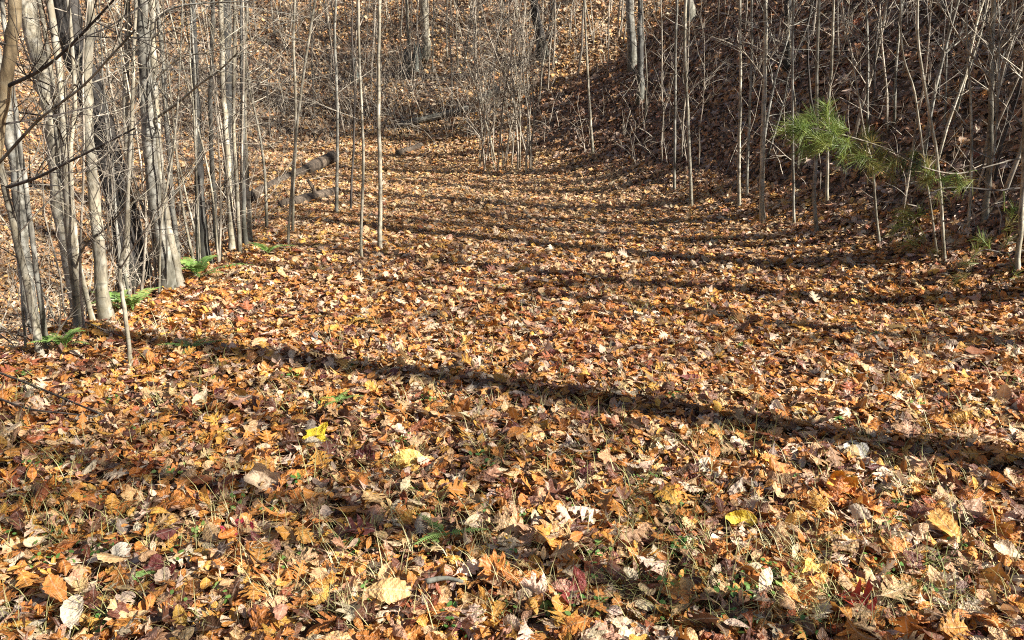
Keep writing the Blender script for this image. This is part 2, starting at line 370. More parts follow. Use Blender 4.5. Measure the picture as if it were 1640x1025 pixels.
for sname, (ol, ty) in SHAPES.items():
    for ci, (Lk, Ck, fo, tw, wr) in enumerate(CURLS):
        if sname == 'bit' and ci > 3: continue
        f = strip_leaf if ty == 'strip' else fan_leaf
        kw = dict(stem=0) if sname == 'bit' else {}
        P, Fc, UV = f(ol, Lk, Ck, fo, tw, wr, 100 + pi_, **kw)
        m_ = bpy.data.meshes.new('leaf_%s' % sname); m_.from_pydata(P.tolist(), [], Fc)
        u = m_.uv_layers.new(name='UVMap'); UVa = np.array(UV, 'f4')
        li = np.zeros(len(m_.loops), 'i4'); m_.loops.foreach_get('vertex_index', li); u.data.foreach_set('uv', UVa[li].reshape(-1))
        m_.polygons.foreach_set('use_smooth', np.ones(len(m_.polygons), bool)); m_.materials.append(M['leaf_i']); m_.update()
        o_ = bpy.data.objects.new('shape_%03d' % pi_, m_); PROTO.objects.link(o_)
        PM.append(m_); PK.append((sname, ci)); pi_ += 1
NSINGLE = len(PM)
# patches of overlapping leaves for the slopes, where single leaves are only a few pixels
for c_ in range(8):
    r_ = np.random.default_rng(900 + c_); VV, FF, UU, nb = [], [], [], 0
    for q in range(11):
        sname = ['redoak', 'whiteoak', 'beech', 'cherry', 'hickory', 'maple', 'chestnutoak', 'bit'][r_.integers(8)]
        ol, ty = SHAPES[sname]
        if ty == 'strip' and len(ol) > 11: ol = ol[::2] if sname not in ('redoak', 'whiteoak') else ol
        Lk, Ck, fo, tw, wr = CURLS[r_.choice(5)]
        P, Fc, UV = (strip_leaf if ty == 'strip' else fan_leaf)(ol, Lk, Ck, fo, tw, wr, 2000 + c_ * 20 + q, stem=.15)
        P = P * KSIZE_[sname] * r_.uniform(.8, 1.25)
        a = r_.uniform(0, 6.28); b = r_.normal(0, .42); ca, sa, cb, sb = math.cos(a), math.sin(a), math.cos(b), math.sin(b)
        P = P @ np.array([[1, 0, 0], [0, cb, sb], [0, -sb, cb]]) @ np.array([[ca, sa, 0], [-sa, ca, 0], [0, 0, 1]])
        g = r_.uniform(0, 6.28); rr = .26 * math.sqrt(r_.random()); P = P + np.array([rr * math.cos(g), rr * math.sin(g), r_.uniform(0, .035)])
        VV.append(P); FF += [tuple(i + nb for i in f) for f in Fc]; UU += list(UV); nb += len(P)
    m_ = bpy.data.meshes.new('leaf_patch'); m_.from_pydata(np.concatenate(VV).tolist(), [], FF)
    u = m_.uv_layers.new(name='UVMap'); UVa = np.array(UU, 'f4')
    li = np.zeros(len(m_.loops), 'i4'); m_.loops.foreach_get('vertex_index', li); u.data.foreach_set('uv', UVa[li].reshape(-1))
    m_.polygons.foreach_set('use_smooth', np.ones(len(m_.polygons), bool)); m_.materials.append(M['leaf_p']); m_.update()
    PROTO.objects.link(bpy.data.objects.new('shape_%03d' % pi_, m_)); pi_ += 1
KIDX = {}
for i, (s_, c_) in enumerate(PK): KIDX.setdefault(s_, {})[c_] = i
KSIZE = KSIZE_

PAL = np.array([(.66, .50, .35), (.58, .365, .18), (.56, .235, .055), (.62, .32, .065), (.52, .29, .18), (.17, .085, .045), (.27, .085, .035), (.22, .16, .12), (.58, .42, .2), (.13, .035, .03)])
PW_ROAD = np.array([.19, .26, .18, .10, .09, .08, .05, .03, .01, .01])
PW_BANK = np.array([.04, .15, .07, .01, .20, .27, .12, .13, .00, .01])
PW_HILL = np.array([.33, .33, .04, .03, .12, .05, .02, .06, .02, .00])
KN = list(SHAPES)
KW = np.array([.13, .09, .10, .16, .14, .11, .06, .10, .17])

def scatter(n, xr, yr, seed, dens=None):
    r = np.random.default_rng(seed)
    x = r.uniform(*xr, n); y = r.uniform(*yr, n)
    if dens is not None:
        k = r.random(n) < dens(x, y); x, y = x[k], y[k]
    return x, y
def in_view(x, y, margin=160, top=-60):
    z = H(x, y); u, v, dp = project(np.stack([x, y, z], -1))
    return (dp > .3) & (u > -margin) & (u < 1640 + margin) & (v > top) & (v < 1025 + 130)
sets = []
# near track, dense; farther track; banks and slopes thinner with distance
for (nn, xr, yr, zone) in [(72000, (-4.2, 6.5), (1.2, 5.0), 0), (78000, (-4.6, 5.5), (5.0, 9.5), 0), (66000, (-6.5, 5.0), (9.5, 16.5), 0),
                           (76000, (1.0, 22), (2, 26), 1), (70000, (-34, 14), (12, 48), 2), (26000, (-26, -3.0), (1, 16), 2)]:
    x, y = scatter(nn, xr, yr, len(sets) + 50)
    k = in_view(x, y); x, y = x[k], y[k]
    foot = np.interp(y, FLOOR[1:7, 1], FLOOR[1:7, 0])
    d = np.hypot(x, y)
    if zone == 0:
        k = (x < foot + .3) & (x > lip(y) - 1.2)
    elif zone == 1:
        k = (x > foot - .1) & (rng.random(len(x)) < np.clip(1.7 - d / 16, .3, 1))
        k &= ~((y > 15.8) & (x < 4))
    else:
        k = (((y > 15.5) & (x < np.maximum(4, 1.0 + (y - 15) * .6))) | (x < lip(y) - .6)) & (rng.random(len(x)) < np.clip(1.75 - d / 22, .28, 1))
    x, y = x[k], y[k]; sets.append((x, y, np.full(len(x), zone)))
X = np.concatenate([s[0] for s in sets]); Y = np.concatenate([s[1] for s in sets]); Zn = np.concatenate([s[2] for s in sets])
n = len(X); r = np.random.default_rng(77)
kind = r.choice(len(KN), n, p=KW / KW.sum())
curl = r.choice(6, n, p=[.30, .24, .15, .13, .12, .06])
curl = np.where(kind == KN.index('bit'), curl % 4, curl)
pidx = np.array([KIDX[KN[a]][b] for a, b in zip(kind, curl)])
size = np.array([KSIZE[k] for k in KN])[kind] * np.clip(r.normal(1, .24, n), .5, 1.7)
dcam = np.hypot(X, Y)
size *= np.interp(dcam, [2, 8, 18, 40], [.62, .56, .64, 1.2])
col = np.zeros((n, 3))
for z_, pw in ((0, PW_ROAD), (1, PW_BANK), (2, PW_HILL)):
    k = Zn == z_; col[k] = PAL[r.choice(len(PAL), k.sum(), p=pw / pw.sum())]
# drifts: patches where one kind of leaf gathered, golder towards the left edge of the track
pt = vnoise(X, Y, 1.6, 21); gold = (r.random(n) < np.clip(.08 * pt + .07 * sstep(1, -2.5, X), 0, .2)) & (Zn == 0)
col[gold] = np.array([.62, .34, .07]) * r.uniform(.8, 1.1, (gold.sum(), 1))
red = (r.random(n) < np.clip(.16 * vnoise(X, Y, 2.3, 22), 0, .2)) & (Zn == 0); col[red] = np.array([.34, .105, .04])
wk = (Zn == 0) & (Y < 6) & (r.random(n) < .15); col[wk] = np.array([.56, .22, .05]) * r.uniform(.7, 1.1, (wk.sum(), 1))
wk = (Zn == 0) & (Y < 7) & (r.random(n) < .08); col[wk] = np.array([.15, .06, .035])
fk = (.34 * sstep(5.5, 11, Y) * (Zn == 0) * (r.random(n) < .8))[:, None]; col = col * (1 - fk) + fk * np.array([.72, .54, .31])
col *= r.uniform(.72, 1.14, (n, 1)) * r.uniform(.93, 1.07, (n, 3))
nrm = normal(X, Y)
tilt = np.abs(r.normal(0, .36, n)) + r.choice([0, .6], n, p=[.86, .14]); tilt *= np.interp(dcam, [3, 8], [1, .72]); taz = r.uniform(0, 6.283, n)
nn_ = nrm + np.tan(np.clip(tilt, 0, 1.2))[:, None] * np.stack([np.cos(taz), np.sin(taz), np.zeros(n)], -1)
nn_ /= np.linalg.norm(nn_, axis=1)[:, None]
flip = np.where(r.random(n) < .42, -1, 1)
def frames(nv, yaw, flip):
    a = np.stack([np.cos(yaw), np.sin(yaw), np.zeros_like(yaw)], -1)
    xa = a - (a * nv).sum(1)[:, None] * nv; xa /= np.linalg.norm(xa, axis=1)[:, None]
    za = nv * flip[:, None]; ya = np.cross(za, xa)
    return np.stack([xa, ya, za], -1)         # columns
def euler(Rm):
    sy = np.hypot(Rm[:, 0, 0], Rm[:, 1, 0])
    return np.stack([np.arctan2(Rm[:, 2, 1], Rm[:, 2, 2]), np.arctan2(-Rm[:, 2, 0], sy), np.arctan2(Rm[:, 1, 0], Rm[:, 0, 0])], -1)
yaw = r.uniform(0, 6.283, n)
E = euler(frames(nn_, yaw, flip))
lift = r.beta(1.2, 1.6, n) * .05 * np.interp(dcam, [3, 20], [1, 1.5])
Zp = H(X, Y) + .006 + lift + size * np.sin(np.clip(tilt, 0, 1.2)) * .18
PT = np.stack([X, Y, Zp], -1)
px_, py_ = [], []
for (nn, xr, yr) in [(40000, (1.0, 24), (2, 28)), (70000, (-38, 16), (12, 52)), (26000, (-28, -3.0), (1, 16))]:
    x, y = scatter(nn, xr, yr, nn); foot = np.interp(y, FLOOR[1:7, 1], FLOOR[1:7, 0])
    k = in_view(x, y) & ((x > foot) | (x < lip(y) - .4) | (y > 15)); px_.append(x[k]); py_.append(y[k])
px_, py_ = np.concatenate(px_), np.concatenate(py_); m_ = len(px_)
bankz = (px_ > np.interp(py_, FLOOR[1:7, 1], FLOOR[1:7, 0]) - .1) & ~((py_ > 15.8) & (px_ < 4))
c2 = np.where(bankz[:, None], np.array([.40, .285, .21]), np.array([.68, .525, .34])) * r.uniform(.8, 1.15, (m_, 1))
n2 = normal(px_, py_); n2 = n2 + r.normal(0, .1, (m_, 3)); n2 /= np.linalg.norm(n2, axis=1)[:, None]
E2 = euler(frames(n2, r.uniform(0, 6.283, m_), np.ones(m_)))
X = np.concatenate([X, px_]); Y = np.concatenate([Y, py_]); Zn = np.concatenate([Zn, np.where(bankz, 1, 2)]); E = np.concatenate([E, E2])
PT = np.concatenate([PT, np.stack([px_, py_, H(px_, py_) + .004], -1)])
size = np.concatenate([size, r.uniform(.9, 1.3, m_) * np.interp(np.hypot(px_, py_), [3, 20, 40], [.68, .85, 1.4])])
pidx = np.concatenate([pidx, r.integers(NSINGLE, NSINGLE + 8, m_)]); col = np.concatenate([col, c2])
kind = np.concatenate([kind, np.full(m_, KN.index('bit'))]); lift = np.concatenate([lift, np.zeros(m_)]); n = n + m_

# ---- the leaves that show largest become parts of the forest floor, one object each
u_, v_, dp_ = project(PT)
vis = (u_ > 0) & (u_ < 1640) & (v_ > 560) & (v_ < 1020) & (Zn == 0) & (kind != KN.index('bit')) & (lift > .026)
score = np.where(vis, size / dp_, 0)
big = np.argsort(-score)[:270]
for i in big:
    o_ = link('leaf', PM[pidx[i]], FLOOR_OBJ)
    o_.material_slots[0].link = 'OBJECT'; o_.material_slots[0].material = M['leaf_o']
    o_.color = (*np.clip(col[i], 0, 1), 1); o_.location = PT[i] + np.array([0, 0, .008]); o_.rotation_euler = E[i]; o_.scale = (size[i],) * 3
keep = np.ones(n, bool); keep[big] = False

def litter(name, label, k):
    me = bpy.data.meshes.new(name); kk = np.where(k)[0]; m_ = len(kk)
    me.vertices.add(m_); me.vertices.foreach_set('co', PT[kk].astype('f4').reshape(-1))
    def at(nm, ty, arr, field):
        a = me.attributes.new(nm, ty, 'POINT'); a.data.foreach_set(field, np.ascontiguousarray(arr).reshape(-1))
    at('rot', 'FLOAT_VECTOR', E[kk].astype('f4'), 'vector'); at('scl', 'FLOAT', size[kk].astype('f4'), 'value')
    at('idx', 'INT', pidx[kk].astype('i4'), 'value')
    at('lc', 'FLOAT_COLOR', np.concatenate([col[kk], np.ones((m_, 1))], 1).astype('f4'), 'color')
    o_ = link(name, me); tag(o_, label, 'leaves', kind='stuff')
    ng = bpy.data.node_groups.new(name, 'GeometryNodeTree')
    ng.interface.new_socket('Geometry', in_out='INPUT', socket_type='NodeSocketGeometry'); ng.interface.new_socket('Geometry', in_out='OUTPUT', socket_type='NodeSocketGeometry')
    gi, go = ng.nodes.new('NodeGroupInput'), ng.nodes.new('NodeGroupOutput')
    ip = ng.nodes.new('GeometryNodeInstanceOnPoints'); ci = ng.nodes.new('GeometryNodeCollectionInfo')
    ci.inputs['Collection'].default_value = PROTO; ci.inputs['Separate Children'].default_value = True; ci.inputs['Reset Children'].default_value = True
    def na(nm, ty):
        q = ng.nodes.new('GeometryNodeInputNamedAttribute'); q.data_type = ty; q.inputs['Name'].default_value = nm; return q.outputs['Attribute']
    ip.inputs['Pick Instance'].default_value = True
    ng.links.new(gi.outputs[0], ip.inputs['Points']); ng.links.new(ci.outputs[0], ip.inputs['Instance'])
    ng.links.new(na('idx', 'INT'), ip.inputs['Instance Index']); ng.links.new(na('rot', 'FLOAT_VECTOR'), ip.inputs['Rotation']); ng.links.new(na('scl', 'FLOAT'), ip.inputs['Scale'])
    ng.links.new(ip.outputs[0], go.inputs[0])
    md = o_.modifiers.new('scatter', 'NODES'); md.node_group = ng
    return o_
litter('leaf_litter', 'orange, tan and gold fallen leaves covering the flat track', keep & (Zn == 0))
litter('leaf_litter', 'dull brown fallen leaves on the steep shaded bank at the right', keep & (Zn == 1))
litter('leaf_litter', 'tan fallen leaves on the sunlit slopes behind the track and at the left', keep & (Zn == 2))
print('leaves', n)

# ------------------------------------------------------------------ hand-placed fallen leaves that stand out
def hero(label, px, py, shape, curl, colr, size, yaw, tilt=.3, taz=-1.57, lift=.05, fl=1):
    g = ground(px, py); nv = normal(np.array([g[0]]), np.array([g[1]]))
    nv = nv + math.tan(tilt) * np.array([[math.cos(taz), math.sin(taz), 0]]); nv /= np.linalg.norm(nv)
    e = euler(frames(nv, np.array([yaw]), np.array([fl])))[0]
    o_ = link('fallen_leaf', PM[KIDX[shape][curl]]); o_.material_slots[0].link = 'OBJECT'; o_.material_slots[0].material = M['leaf_o']
    o_.color = (*colr, 1); o_.location = g + np.array([0, 0, lift]); o_.rotation_euler = e; o_.scale = (size,) * 3
    return tag(o_, label, 'leaf', 'striking fallen leaves on the track')
hero('large bright yellow leaf standing upright in the right foreground', 1188, 855, 'beech', 3, (.85, .62, .07), .13, 1.4, 1.0, -1.7, .06)
hero('big orange lobed oak leaf lying open at the lower right', 1248, 775, 'redoak', 0, (.62, .28, .11), .18, 3.3, .35)
hero('broad golden leaf with lengthwise ribs standing in the sun left of centre', 655, 757, 'beech', 1, (.85, .62, .18), .15, 1.6, .8, -1.57, .06)
hero('tan fan-shaped leaf with scalloped edge near the bottom edge', 617, 972, 'chestnutoak', 0, (.60, .38, .17), .16, 1.8, .55, -1.5, .06, -1)
hero('pale cream ribbed leaf at the bottom left corner', 122, 1010, 'beech', 1, (.66, .56, .42), .13, .2, .35, -1.57, .06)
hero('flat maroon leaf among tan leaves at the lower left', 256, 938, 'tulip', 0, (.20, .05, .04), .11, 1.4, .5, -1.4, .05)
hero('whitish upturned lobed leaf above the maroon leaf', 192, 918, 'whiteoak', 2, (.60, .54, .43), .13, .3, .3)
hero('bright yellow curled leaf on the sunny left side', 507, 716, 'tulip', 1, (.88, .66, .05), .13, .2, .3)
hero('red curled leaf at the bottom right near the grass', 1372, 995, 'redoak', 4, (.42, .05, .025), .14, .4, .4)
hero('crimson leaf in the left foreground', 385, 866, 'maple', 1, (.48, .05, .08), .10, .3, .4)
hero('orange standing leaf right of the big oak leaf', 1346, 800, 'tulip', 3, (.70, .32, .04), .13, 1.2, .9, -1.4, .06)
hero('folded orange-brown ribbed leaf near the right edge', 1515, 866, 'chestnutoak', 1, (.58, .30, .08), .17, .4, .4)
hero('small square golden leaf in the lower right', 1302, 938, 'tulip', 0, (.80, .50, .11), .08, 1.5, .8, -1.57, .05)
hero('large tan tulip-shaped leaf standing in the lower left shade', 425, 795, 'tulip', 3, (.56, .42, .28), .15, 1.2, .9, -1.2, .07)
hero('grey-white leaf lying in the long shadow at the right', 1375, 748, 'tulip', 0, (.46, .43, .37), .13, .4, .5, -1.4, .05)
hero('brown oak leaf standing near the small fern', 820, 868, 'redoak', 1, (.52, .34, .18), .14, 1.3, .8, -1.5, .06)
hero('brown lobed oak leaf spread out right of the small fern', 895, 868, 'redoak', 0, (.54, .30, .13), .14, 1.9, .7, -1.5, .06)
hero('dark red crumpled leaf right of the bottom centre', 905, 968, 'maple', 4, (.24, .05, .04), .12, .8, .4)
hero('green fresh leaf beside the maroon leaf', 234, 945, 'cherry', 3, (.22, .36, .10), .10, 1.9, .8, -1.4, .05)
hero('pale rolled leaf at the edge of the long shadow', 1245, 676, 'beech', 5, (.66, .55, .45), .18, .2, .2)
hero('white sunlit leaf lying on the track left of centre', 505, 553, 'cherry', 1, (.66, .6, .5), .11, .2, .4)
hero('long pale curled leaf on the right side of the track', 1460, 625, 'beech', 5, (.74, .66, .52), .22, 2.6, .2)

# ------------------------------------------------------------------ trees
def catmull(P, m=5):
    P = np.asarray(P, float); Q = np.vstack([2 * P[0] - P[1], P, 2 * P[-1] - P[-2]]); out = []
    for i in range(1, len(Q) - 2):
        for t in np.arange(m) / m:
            a, b, c, d = Q[i - 1], Q[i], Q[i + 1], Q[i + 2]
            out.append(.5 * (2 * b + (c - a) * t + (2 * a - 5 * b + 4 * c - d) * t * t + (3 * b - a - 3 * c + d) * t ** 3))
    out.append(Q[-2]); return np.array(out)
def limb(mb, p0, d, L, r0, r, lvl=2, k=4, up=.25, wob=.22, nseg=6, dens=1.0):
    """a branch with its twigs"""
    d = np.asarray(d, float); d /= np.linalg.norm(d); p = np.asarray(p0, float); pts = [p]; ds = []
    for i in range(nseg):
        d = d + r.normal(0, wob, 3) * .5 + np.array([0, 0, up / nseg]); d /= np.linalg.norm(d)
        p = p + d * L / nseg; pts.append(p); ds.append(d)
    mb.tube(pts, r0 * np.linspace(1, .3, nseg + 1), k, cap=False)
    if lvl > 0:
        nc = max(1, int(round((2.2 + L * 2.0) * dens)))
        for j in range(nc):
            i = r.integers(1, nseg); dd = ds[i]; sd_ = r.normal(size=3); sd_ -= sd_ @ dd * dd; sd_ /= np.linalg.norm(sd_) + 1e-6
            limb(mb, pts[i], dd * .8 + sd_ * r.uniform(.5, 1.0), L * r.uniform(.25, .55), max(r0 * .5 * (1 - i / nseg * .4), .0022), r, lvl - 1, 3, up, wob, 4, dens)
def tree(label, pts, w0, w1, mat, Y=None, name='bare_tree', cat='tree', top=9.0, crown=10, twigs=6, limbs=(), group=None, k=9, seed=None, twmat='twig', lean=0., low=.15):
    """pts: picture points from the foot upwards, all at the foot's distance; the stem goes on above the frame to height top"""
    r = np.random.default_rng(seed if seed is not None else abs(int(pts[0][0] * 7 + pts[0][1] * 13)) % 99991)
    B = ground(*pts[0]) if Y is None else at_y(*pts[0], Y)
    g0 = float(H(B[0], B[1]))
    W = [B] + [at_y(px, py, B[1] + lean * i) for i, (px, py) in enumerate(pts[1:], 1)]
    if Y is not None and B[2] > g0 + .05: W = [np.array([B[0] + (B[0] - W[1][0]) * .3, B[1], g0])] + W
    W[0] = np.array([W[0][0], W[0][1], float(H(W[0][0], W[0][1])) - .06])
    base = W[0].copy(); base[2] += .06
    dep = float(project(W[-1])[2]); ra, rb = w0 * dep / FPX / 2, w1 * dep / FPX / 2
    nfr = len(W)
    d = W[-1] - W[-2]; d /= np.linalg.norm(d); d = d * .6 + np.array([0, 0, .4]); d /= np.linalg.norm(d)
    p = W[-1]
    while p[2] - base[2] < top:
        d = d + r.normal(0, .05, 3); d[2] = abs(d[2]); d /= np.linalg.norm(d); p = p + d * max(.6, top / 10); W.append(p)
    P = catmull(W, 5) - base; zt = P[:, 2] / P[-1, 2]; zf = (W[nfr - 1] - base)[2] / P[-1, 2]
    R = np.where(zt < zf, ra + (rb - ra) * zt / zf, rb * np.clip(1 - (zt - zf) / (1.02 - zf), .08, 1))
    R = R * (1 + .5 * np.exp(-np.maximum(P[:, 2], 0) / (ra * 1.8 + .02))) * (1 + r.normal(0, .03, len(R)))
    P[:, :2] += r.normal(0, .12, (len(P), 2)) * R[:, None]
    t = thing(name, label, cat, base, group)
    mb = MB(); mb.tube(P, R, k); mb.build('trunk', M[mat], t)
    def onstem(f): i = f * (len(P) - 1); j = int(min(i, len(P) - 2)); return P[j] + (i - j) * (P[j + 1] - P[j]), float(R[j])
    for (pp, wpx, lm) in limbs:                       # limbs that the picture shows singly
        Q = np.array([at_y(a, b, B[1] - .08 * q_) for q_, (a, b) in enumerate(pp)]) - base
        i = int(np.argmin(np.linalg.norm(P - Q[0], axis=1))); Q = np.vstack([P[i], Q[1:]]) if np.linalg.norm(P[i] - Q[0]) < .6 else Q
        Q = catmull(Q, 4); mb = MB(); r0 = wpx * dep / FPX / 2
        mb.tube(Q, r0 * np.linspace(1, .45, len(Q)), 6, cap=False)
        for _ in range(int(len(Q) * .7)):
            q_ = r.integers(2, len(Q) - 1); dd = Q[q_] - Q[q_ - 1]; dd /= np.linalg.norm(dd); sd_ = r.normal(size=3)
            limb(mb, Q[q_], dd + sd_ * .5, r.uniform(.25, .8), max(r0 * .35, .003), r, 1, 3)
        mb.build('branch', M[lm], t)
    if crown:
        for h in np.sort(r.uniform(min(max(zf, .3), .9), .97, crown)):
            q, rr = onstem(np.interp(h, zt, np.linspace(0, 1, len(P)))); a = r.uniform(0, 6.28); mb = MB()
            limb(mb, q, (math.cos(a), math.sin(a), r.uniform(.4, 1)), top * r.uniform(.12, .24), max(rr * .5, .005), r, 2, 4)
            mb.build('branch', M[mat], t)
    if twigs:
        mb = MB()
        twigs = max(1, int(twigs * .75))
        for h in r.uniform(min(low, zf * .5), zf, twigs):
            q, rr = onstem(np.interp(h, zt, np.linspace(0, 1, len(P)))); a = r.uniform(0, 6.28)
            limb(mb, q, (math.cos(a), math.sin(a), r.uniform(.0, 1.1)), r.uniform(.35, 1.15), min(max(rr * .3, .003), .007), r, 1, 3, dens=.8)
        mb.build('twigs', M[twmat if r.random() < .6 else 'twigd'], t)['kind'] = 'stuff'
    return t

# --- the stand along the left edge, from the far left inwards
tree('leaning tan smooth trunk cut off by the left edge at the top', [(-70, 640), (-35, 420), (0, 190), (14, 90), (25, 0)], 26, 19, 'tan', limbs=[
    ([(-2, 258), (40, 215), (70, 185), (130, 140), (170, 98), (216, 48)], 6, 'cream'),
    ([(10, 146), (55, 118), (92, 92), (140, 45), (182, 0)], 7, 'twigd')], twigs=5, top=10)
tree('pale spotted trunk leaning left, foot beside the lowest fern', [(66, 577), (46, 470), (22, 360), (4, 285), (-14, 190)], 13, 10, 'cream', limbs=[
    ([(8, 300), (55, 286), (100, 264), (160, 234), (215, 206)], 6, 'twigd')], twigs=7, top=8)
tree('slender grey trunk crossing behind the pale spotted leaning one', [(78, 572), (60, 450), (45, 330), (28, 200), (10, 60)], 10, 7, 'grey', twigs=7, top=8)
tree('stout mottled grey trunk half hidden behind the leftmost stems', [(38, 420), (30, 300), (12, 200), (-8, 90)], 24, 20, 'grey', Y=6.6, twigs=5, top=11)
tree('broad pale grey trunk leaning left in the top left corner', [(98, 330), (84, 200), (68, 120), (42, 0)], 26, 27, 'cream', Y=8.2, twigs=6, top=13)
tree('thin pale twin stem beside the broad leaning grey trunk', [(100, 320), (88, 180), (78, 90), (63, 0)], 8, 7, 'cream', Y=7.6, twigs=6, top=9)
tree('pale trunk curving upward just left of the cream banded trunk', [(129, 532), (116, 410), (107, 290), (97, 130), (79, 0)], 16, 11, 'cream', twigs=8, top=10, limbs=[
    ([(118, 430), (135, 395), (170, 365), (205, 325), (245, 270)], 4, 'cream')])
tree('narrow speckled stem close behind the pale curving trunk', [(152, 525), (128, 430), (118, 350), (113, 250), (120, 150)], 9, 6, 'cream', twigs=6, top=6)
tree('very dark rough-barked trunk leaning left behind the stand', [(222, 470), (188, 320), (160, 200), (126, 100), (100, 0)], 48, 40, 'dark', Y=6.9, twigs=4, top=14, twmat='twigd')
tree('cream trunk with dark rings standing in front of the dark trunk', [(170, 520), (160, 420), (150, 300), (140, 180), (141, 80), (143, 0)], 23, 13, 'cream', twigs=7, top=11)
tree('grey straight stem right of the cream ringed trunk', [(198, 484), (203, 380), (205, 290), (201, 160), (204, 0)], 12, 9, 'cream', twigs=9, top=9)
tree('knee-bent little sapling standing alone on the leaves at the left', [(211, 596), (205, 540), (197, 480), (192, 432), (201, 380), (206, 290), (212, 180), (214, 90), (218, 0)], 8, 5, 'cream', name='bare_sapling', cat='sapling', twigs=5, top=4.2, crown=6, low=.45, limbs=[
    ([(196, 470), (180, 420), (160, 350), (140, 290)], 3, 'twig'), ([(192, 432), (215, 395), (245, 350), (275, 300)], 3, 'twig')])
tree('thick grey smooth trunk leaning, left one of a joined pair', [(274, 470), (262, 400), (248, 320), (238, 220), (231, 100), (224, 0)], 25, 20, 'grey', twigs=6, top=12, limbs=[
    ([(243, 190), (280, 168), (320, 135), (352, 112), (380, 85)], 5, 'cream')])
tree('slim white-barked trunk leaning, right one of a joined pair', [(291, 468), (279, 410), (264, 330), (254, 240), (247, 130), (243, 0)], 14, 9, 'cream', twigs=6, top=10, limbs=[
    ([(247, 120), (290, 92), (340, 84), (400, 68)], 3, 'cream'), ([(245, 30), (280, 12), (330, 5), (400, 2)], 4, 'grey')])
tree('slim grey stem rising behind the joined pair', [(287, 440), (280, 360), (273, 280), (264, 150), (253, 20)], 9, 8, 'grey', Y=7.1, twigs=6, top=9)
tree('thick dark grey trunk above the largest fern', [(331, 428), (324, 370), (320, 280), (315, 180), (312, 90), (309, 0)], 19, 9, 'slate', twigs=7, top=10, limbs=[
    ([(313, 160), (290, 185), (265, 225), (248, 250)], 3, 'twigd')])
tree('pale wavy stem right of the thick dark grey trunk', [(354, 424), (346, 370), (342, 300), (337, 180), (341, 0)], 9, 6, 'grey', twigs=7, top=8)
tree('grey stem with white upper bark in the left stand', [(371, 408), (368, 330), (364, 240), (357, 140), (353, 0)], 11, 8, 'cream', twigs=7, top=9)
tree('wide slate trunk far behind the left stand, top only', [(366, 240), (364, 120), (362, 0)], 17, 17, 'slate', Y=12.5, twigs=5, top=12)
tree('thin upright pole in the right half of the left stand', [(384, 412), (379, 300), (374, 190), (376, 0)], 7, 5, 'cream', twigs=8, top=7)
tree('dark-sided pole near the right end of the left stand', [(393, 398), (389, 300), (389, 180), (387, 0)], 9, 6, 'slate', twigs=8, top=8)
tree('pale thin pole closest to the track in the left stand', [(401, 392), (397, 300), (392, 200), (393, 60), (394, 0)], 8, 5, 'cream', twigs=9, top=7)
r9 = np.random.default_rng(5)
for i in range(20):
    t_ = r9.random(); bx = np.interp(t_, [0, .4, 1], [5, 230, 425]) + r9.normal(0, 9); by = np.interp(bx, [0, 130, 290, 430], [590, 540, 470, 385]) - abs(r9.normal(0, 14))
    ln = r9.normal(-14, 22)
    tree('thin bare stem among the thicker trunks of the left stand', [(bx, by), (bx + ln * .4 + r9.normal(0, 5), by - 120), (bx + ln, by - 270 + r9.normal(0, 30))], r9.uniform(3, 6), r9.uniform(2, 4), ['twig', 'cream', 'grey'][i % 3],
         name='bare_sapling', cat='sapling', top=r9.uniform(2.6, 4.5), crown=2, twigs=5, group='thin stems in the left stand', k=5, seed=300 + i)

# --- saplings standing on the track
tree('pale straight sapling on the track, taller right one of two', [(607, 404), (609, 300), (606, 150), (608, 0)], 8, 5, 'cream', name='bare_sapling', cat='sapling', twigs=7, top=6.5, crown=6, low=.3)
tree('thin yellowish sapling on the track, left one of two', [(580, 422), (578, 380), (582, 250), (577, 130), (574, 0)], 5.5, 4, 'cream', name='bare_sapling', cat='sapling', twigs=7, top=6, crown=6, low=.3)
tree('slanting pale stem, nearer of a crossed pair left of the track', [(459, 400), (466, 320), (474, 220), (490, 90), (505, 0)], 5, 4, 'cream', name='bare_sapling', cat='sapling', twigs=6, top=5, crown=4, low=.3)
tree('slanting pale stem, farther of a crossed pair left of the track', [(468, 378), (470, 300), (474, 200), (470, 60), (472, 0)], 5, 4, 'cream', name='bare_sapling', cat='sapling', twigs=6, top=5, crown=4, low=.3)
tree('slim grey sapling at the far left edge of the track by the log', [(538, 346), (540, 270), (540, 180), (536, 60), (538, 0)], 6, 4, 'grey', name='bare_sapling', cat='sapling', twigs=7, top=6, crown=4, low=.3)
tree('dark thin sapling between the grey sapling and the track pair', [(561, 342), (563, 290), (566, 240), (568, 150)], 4, 3, 'twigd', name='bare_sapling', cat='sapling', twigs=5, top=4, crown=2, low=.3, twmat='twigd')
